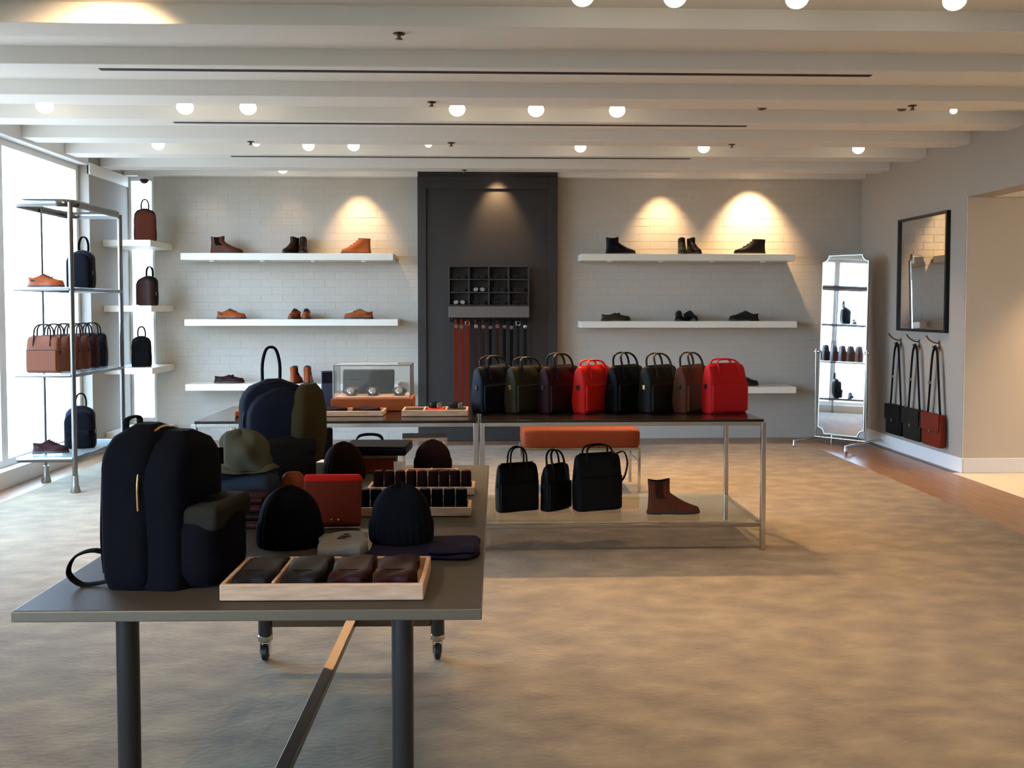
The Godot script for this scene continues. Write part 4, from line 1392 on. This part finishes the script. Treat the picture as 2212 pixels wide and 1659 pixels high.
func build_near_goods() -> void:
	# the big navy backpack at the left front, seen from its side
	var bp := rucksack("large navy backpack at the front left of the near table, seen from the side", at(-0.862, TY, 2.43), 83, "backpacks on the near table", 0.29, 0.40, 0.155, M.navy, M.navy, {"front": 0.95, "front_th": 0.075, "pocket_h": 0.52, "pocket_th": 0.085, "flap_mat": M.moss, "zip_mat": M.brass, "loop": 0.015})
	part("strap_loop", tube(spline([Vector3(-0.10, 0.080, -0.055), Vector3(-0.11, 0.092, -0.10), Vector3(-0.115, 0.075, -0.145), Vector3(-0.115, 0.035, -0.162), Vector3(-0.11, 0.006, -0.135), Vector3(-0.10, 0.005, -0.10), Vector3(-0.09, 0.014, -0.055)], 6), 0.0035, 0.012, 8, false, Vector3(1, 0.2, 0)), M.strap, bp)
	part("side_tag", rbox(Vector3(0.012, 0.008, 0.003), 0.001, Vector3(0.147, 0.155, 0.02)), M.steel, bp)
	part("label_patch", rbox(Vector3(0.003, 0.045, 0.035), 0.001, Vector3(0.105, 0.30, 0.135)), M.charcoal, bp)
	var b2 := rucksack("navy and olive backpack with a tall grab loop at the back of the near table", at(-0.80, TY, 3.60), 30, "backpacks on the near table", 0.27, 0.425, 0.14, M.navy_light, M.navy_light, {"front": 0.92, "front_th": 0.06, "pocket_mat": M.charcoal, "pocket_h": 0.5, "pocket_th": 0.06, "loop": 0.115, "loop_w": 0.034, "loop_r": 0.0055})
	var op := part("olive_side_panel", loft([sring(0.10, 0.10, 0.03, 3.0, 28), sring(0.2, 0.115, 0.045, 3.0, 28), sring(0.30, 0.11, 0.045, 3.0, 28), sring(0.37, 0.09, 0.036, 3.0, 28), sring(0.405, 0.05, 0.02, 2.5, 28)]), M.olive, b2, "olive cloth side panel")
	op.transform = xf(Vector3(0.115, 0, 0.055), 48).scaled_local(Vector3(1.12, 1.0, 1.0))
	# folded jacket, hat and pouch
	folded("folded_jacket", "slate blue folded jacket under the khaki hat", "jacket", at(-0.845, TY, 3.18), 6, 0.29, 0.22, 0.135, M.slate, "", 0.012)
	var hat := thing("bucket_hat", "crumpled khaki hat on the folded slate jacket", "hat", at(-0.805, TY + 0.149, 3.17), 20)
	var rings := []
	for i in 12:
		var u := i / 11.0
		var ring := []
		for j in 40:
			var a := TAU * j / 40.0
			var r := 0.078 * pow(maxf(1.0 - pow(u, 4.0), 0.0), 0.5) + 0.004
			r *= 1.0 + 0.09 * sin(a * 3.0 + u * 4.0) + 0.05 * sin(a * 7.0 - u * 6.0)
			ring.append(Vector3(cos(a) * r - 0.012 * u, 0.006 + 0.125 * u + 0.012 * sin(a * 2.0 + 1.0) * u, sin(a) * r))
		rings.append(ring)
	part("crown", loft(rings), M.khaki, hat)
	var brim := []
	for e in [[0.070, 0.014], [0.095, 0.010], [0.112, 0.002], [0.112, 0.0], [0.07, 0.0]]:
		var ring := []
		for j in 40:
			var a := TAU * j / 40.0
			ring.append(Vector3(cos(a) * e[0], maxf(e[1] + 0.010 * sin(a * 3.0) * (1.0 if e[1] > 0.0 else 0.0), 0.0), sin(a) * e[0] * 0.85))
		brim.append(ring)
	part("brim", loft(brim, false, false), M.khaki, hat)
	var po := thing("zip_pouch", "small orange leather pouch beside the folded jacket", "pouch", at(-0.655, TY, 3.22), 12)
	part("pouch_body", loft([sring(0.0, 0.036, 0.02, 4.0, 28), sring(0.01, 0.041, 0.026, 4.0, 28), sring(0.08, 0.042, 0.026, 4.0, 28), sring(0.115, 0.036, 0.02, 3.0, 28), sring(0.13, 0.022, 0.008, 3.0, 28)]), M.orange, po)
	part("pouch_zip", tube(spline([Vector3(-0.034, 0.10, 0.012), Vector3(-0.022, 0.127, 0.005), Vector3(0.022, 0.127, 0.005), Vector3(0.034, 0.10, 0.012)], 4), 0.003, -1.0, 6), M.cognac, po)
	# stack of maroon wallets
	for i in 4:
		var wl := thing("leather_wallet", ["bottom maroon wallet of the stack right of the big backpack", "black wallet in the lower half of the stack", "maroon wallet in the upper half of the stack", "topmost shiny maroon wallet of the stack right of the big backpack"][i], "wallet", at(-0.78 + 0.006 * (i % 2), TY + 0.0265 * i, 2.98), 3.0 * (i % 2) - 1.0, "stacked wallets on the near table")
		part("wallet_body", rbox(Vector3(0.185 - 0.006 * i, 0.026, 0.11), 0.008, Vector3(0, 0.013, 0), 2), M.black_leather if i == 1 else M.maroon, wl)
		part("stitching", rbox(Vector3(0.17 - 0.006 * i, 0.003, 0.004), 0.001, Vector3(0, 0.013, 0.0545)), M.rust, wl)
	# beanies
	beanie("dark navy beanie left of the red leather case", at(-0.567, TY, 2.74), 0.185, 0.172, M.navy)
	beanie("black navy beanie standing on the purple scarf", at(-0.237, TY + 0.0175, 2.715), 0.178, 0.165, M.navy)
	beanie("maroon beanie near the back of the near table, left of the orange box", at(-0.565, TY, 3.80), 0.165, 0.148, M.maroon_cloth)
	beanie("maroon beanie at the far right corner of the near table", at(-0.212, TY, 4.01), 0.155, 0.125, M.maroon_cloth)
	# red leather case leaning back
	var rc := thing("document_case", "flat red leather case standing behind the grey knit pouch", "case", at(-0.478, TY, 2.93))
	var body := part("case_body", rbox(Vector3(0.185, 0.155, 0.045), 0.012, Vector3(0, 0.0775, 0), 3), M.rust, rc)
	body.rotation_degrees.x = -20
	body.position = Vector3(0, 0.006, 0)
	var flap := part("case_flap", rbox(Vector3(0.183, 0.03, 0.052), 0.012, Vector3(0, 0.150, -0.001), 3), M.red, rc, "bright red top flap")
	flap.rotation_degrees.x = -20
	flap.position = Vector3(0, 0.006, 0)
	for x in [0.0, 0.022]:
		var rv := part("rivet", lathe([Vector2(0.0, 0.004), Vector2(0.003, 0.0035), Vector2(0.0045, 0.0), Vector2(0.0, 0.0)], 12), M.brass, rc)
		rv.transform = xf(Vector3(0.005 + x, 0.032, 0.0195), 0, 70)
	# grey knit pouch with a faint emblem, purple scarf
	var gp := folded("knit_pouch", "pale grey knitted pouch with a dark printed mark, between the beanies", "pouch", at(-0.40, TY, 2.665), 4, 0.138, 0.19, 0.036, M.grey_cloth, "", 0.005)
	for e in [[-0.01, 0.0, 0.05], [0.004, 0.022, 0.035], [-0.004, 0.044, 0.024]]:
		part("printed_mark", rbox(Vector3(e[2], 0.0016, 0.007), 0.0007, Vector3(e[0], 0.0375, -0.035 + e[1])), M.charcoal, gp)
	var sc := folded("wool_scarf", "purple navy scarf spread under the right beanie", "scarf", at(-0.163, TY, 2.662), -2, 0.31, 0.235, 0.016, M.purple, "", 0.0008)
	var tail := part("scarf_end", (func() -> G:
		var rr := []
		for i in 9:
			var u := i / 8.0
			rr.append([Vector3(0.02 + 0.125 * u, 0.016, 0.02 + 0.02 * sin(u * 3.0)), Vector3(0.02 + 0.125 * u, 0.028 + 0.004 * sin(u * 8.0), 0.024 + 0.02 * sin(u * 3.0)), Vector3(0.02 + 0.125 * u, 0.029 + 0.004 * sin(u * 8.0 + 1.0), 0.07), Vector3(0.02 + 0.125 * u, 0.026, 0.105 + 0.008 * sin(u * 5.0)), Vector3(0.02 + 0.125 * u, 0.015, 0.11 + 0.008 * sin(u * 5.0))])
		return loft(rr)).call(), M.purple, sc)
	tail.position = Vector3(0, -0.001, 0)
	# the front tray of leather pouches
	var TX := -0.38
	var TD := 2.322
	tray("pale wooden tray of four leather pouches at the front of the near table", at(TX, TY, TD), -0.95, 0.486, 0.25, 0.040, M.pale_wood, [-0.118])
	var pn := [["black leather pouch, first from the left in the front tray", M.grey_leather, -0.172], ["black leather pouch, second from the left in the front tray", M.grey_leather, -0.056], ["oxblood leather pouch, third from the left in the front tray", M.maroon, 0.056], ["oxblood leather pouch at the right end of the front tray", M.maroon, 0.168]]
	for e in pn:
		var lp := folded("leather_pouch", e[0], "pouch", at(TX + e[2], TY + 0.0095, TD + 0.002), -0.95, 0.097, 0.205, 0.046, e[1], "leather pouches in the front tray", 0.004)
		part("pouch_seam", rbox(Vector3(0.08, 0.003, 0.004), 0.001, Vector3(0, 0.046, 0.055)), M.black_leather, lp)
	# two trays of rolled ties
	var words := ["first", "second", "third", "fourth", "fifth", "sixth", "seventh", "eighth", "ninth", "tenth"]
	for k in 2:
		var cx: float = [-0.225, -0.235][k]
		var d: float = [3.50, 3.15][k]
		tray(["wooden tray of dark red topped rolled ties near the back of the near table", "wooden tray of black rolled ties behind the right beanie"][k], at(cx, TY, d), -1, 0.40, 0.13, 0.03, M.pale_wood, [], "pale wooden trays")
		for i in 9:
			var tie := thing("rolled_tie", "%s rolled tie from the left in the %s" % [words[i], ["tray of red topped ties", "tray of black ties"][k]], "tie", at(cx + (i - 4) * 0.0415, TY + 0.0095, d + 0.002 * sin(i * 3.0)), i * 40.0, "rolled ties in the trays")
			part("roll", lathe([Vector2(0.0, 0.0), Vector2(0.017, 0.0), Vector2(0.0195, 0.005), Vector2(0.0195, 0.066), Vector2(0.017, 0.072), Vector2(0.0, 0.070)], 20), [M.maroon_cloth, M.black_cloth][k], tie)
			var sp := []
			for j in 26:
				var a := TAU * j / 11.0
				sp.append(Vector3(cos(a) * (0.003 + 0.0005 * j), 0.0735, sin(a) * (0.003 + 0.0005 * j)))
			part("spiral_end", tube(sp, 0.0016, -1.0, 5), [M.rust, M.grey_felt][k], tie)
	# back end of the table
	var ob := thing("leather_box", "orange leather box near the far end of the near table", "box", at(-0.45, TY, 3.98), 2)
	part("box_body", rbox(Vector3(0.17, 0.062, 0.14), 0.005, Vector3(0, 0.031, 0), 2), M.orange, ob)
	part("box_lid", rbox(Vector3(0.174, 0.016, 0.144), 0.004, Vector3(0, 0.071, 0), 2), M.pale_wood, ob)
	var pf := thing("portfolio_case", "wide flat charcoal portfolio lying on the orange box", "portfolio", at(-0.445, TY + 0.0795, 3.98), -4)
	part("portfolio_body", rbox(Vector3(0.27, 0.032, 0.21), 0.008, Vector3(0, 0.016, 0), 2), M.black_leather, pf)
	part("portfolio_cover", rbox(Vector3(0.266, 0.006, 0.206), 0.002, Vector3(0, 0.0355, 0)), M.charcoal, pf)
	var sg := thing("price_sign", "small blank cream card sign in front of the orange box", "sign", at(-0.345, TY, 3.86))
	part("card", rbox(Vector3(0.045, 0.056, 0.004), 0.001, Vector3(0, 0.030, 0)), M.white, sg)
	part("card_foot", rbox(Vector3(0.05, 0.006, 0.03), 0.002, Vector3(0, 0.003, 0)), M.white, sg)
	var wb := thing("gift_box", "small pale grey box between the tall backpack and the maroon beanie", "box", at(-0.685, TY, 3.88))
	part("box_body", rbox(Vector3(0.07, 0.05, 0.07), 0.003, Vector3(0, 0.025, 0)), M.white, wb)
	part("box_lid", rbox(Vector3(0.073, 0.014, 0.073), 0.003, Vector3(0, 0.052, 0)), M.shelf, wb)
	tray("shallow wooden tray of pocket squares beside the far right beanie", at(-0.21, TY, 3.80), -1, 0.22, 0.17, 0.024, M.pale_wood, [0.0], "pale wooden trays")
	for i in 2:
		folded("pocket_square", ["pink folded pocket square in the left cell of the shallow tray", "red folded pocket square in the right cell of the shallow tray"][i], "pocket square", at(-0.265 + 0.108 * i, TY + 0.0095, 3.80), 0, 0.07, 0.11, 0.018, [cloth(Color(0.62, 0.40, 0.36)), M.maroon_cloth][i], "pocket squares", 0.002)
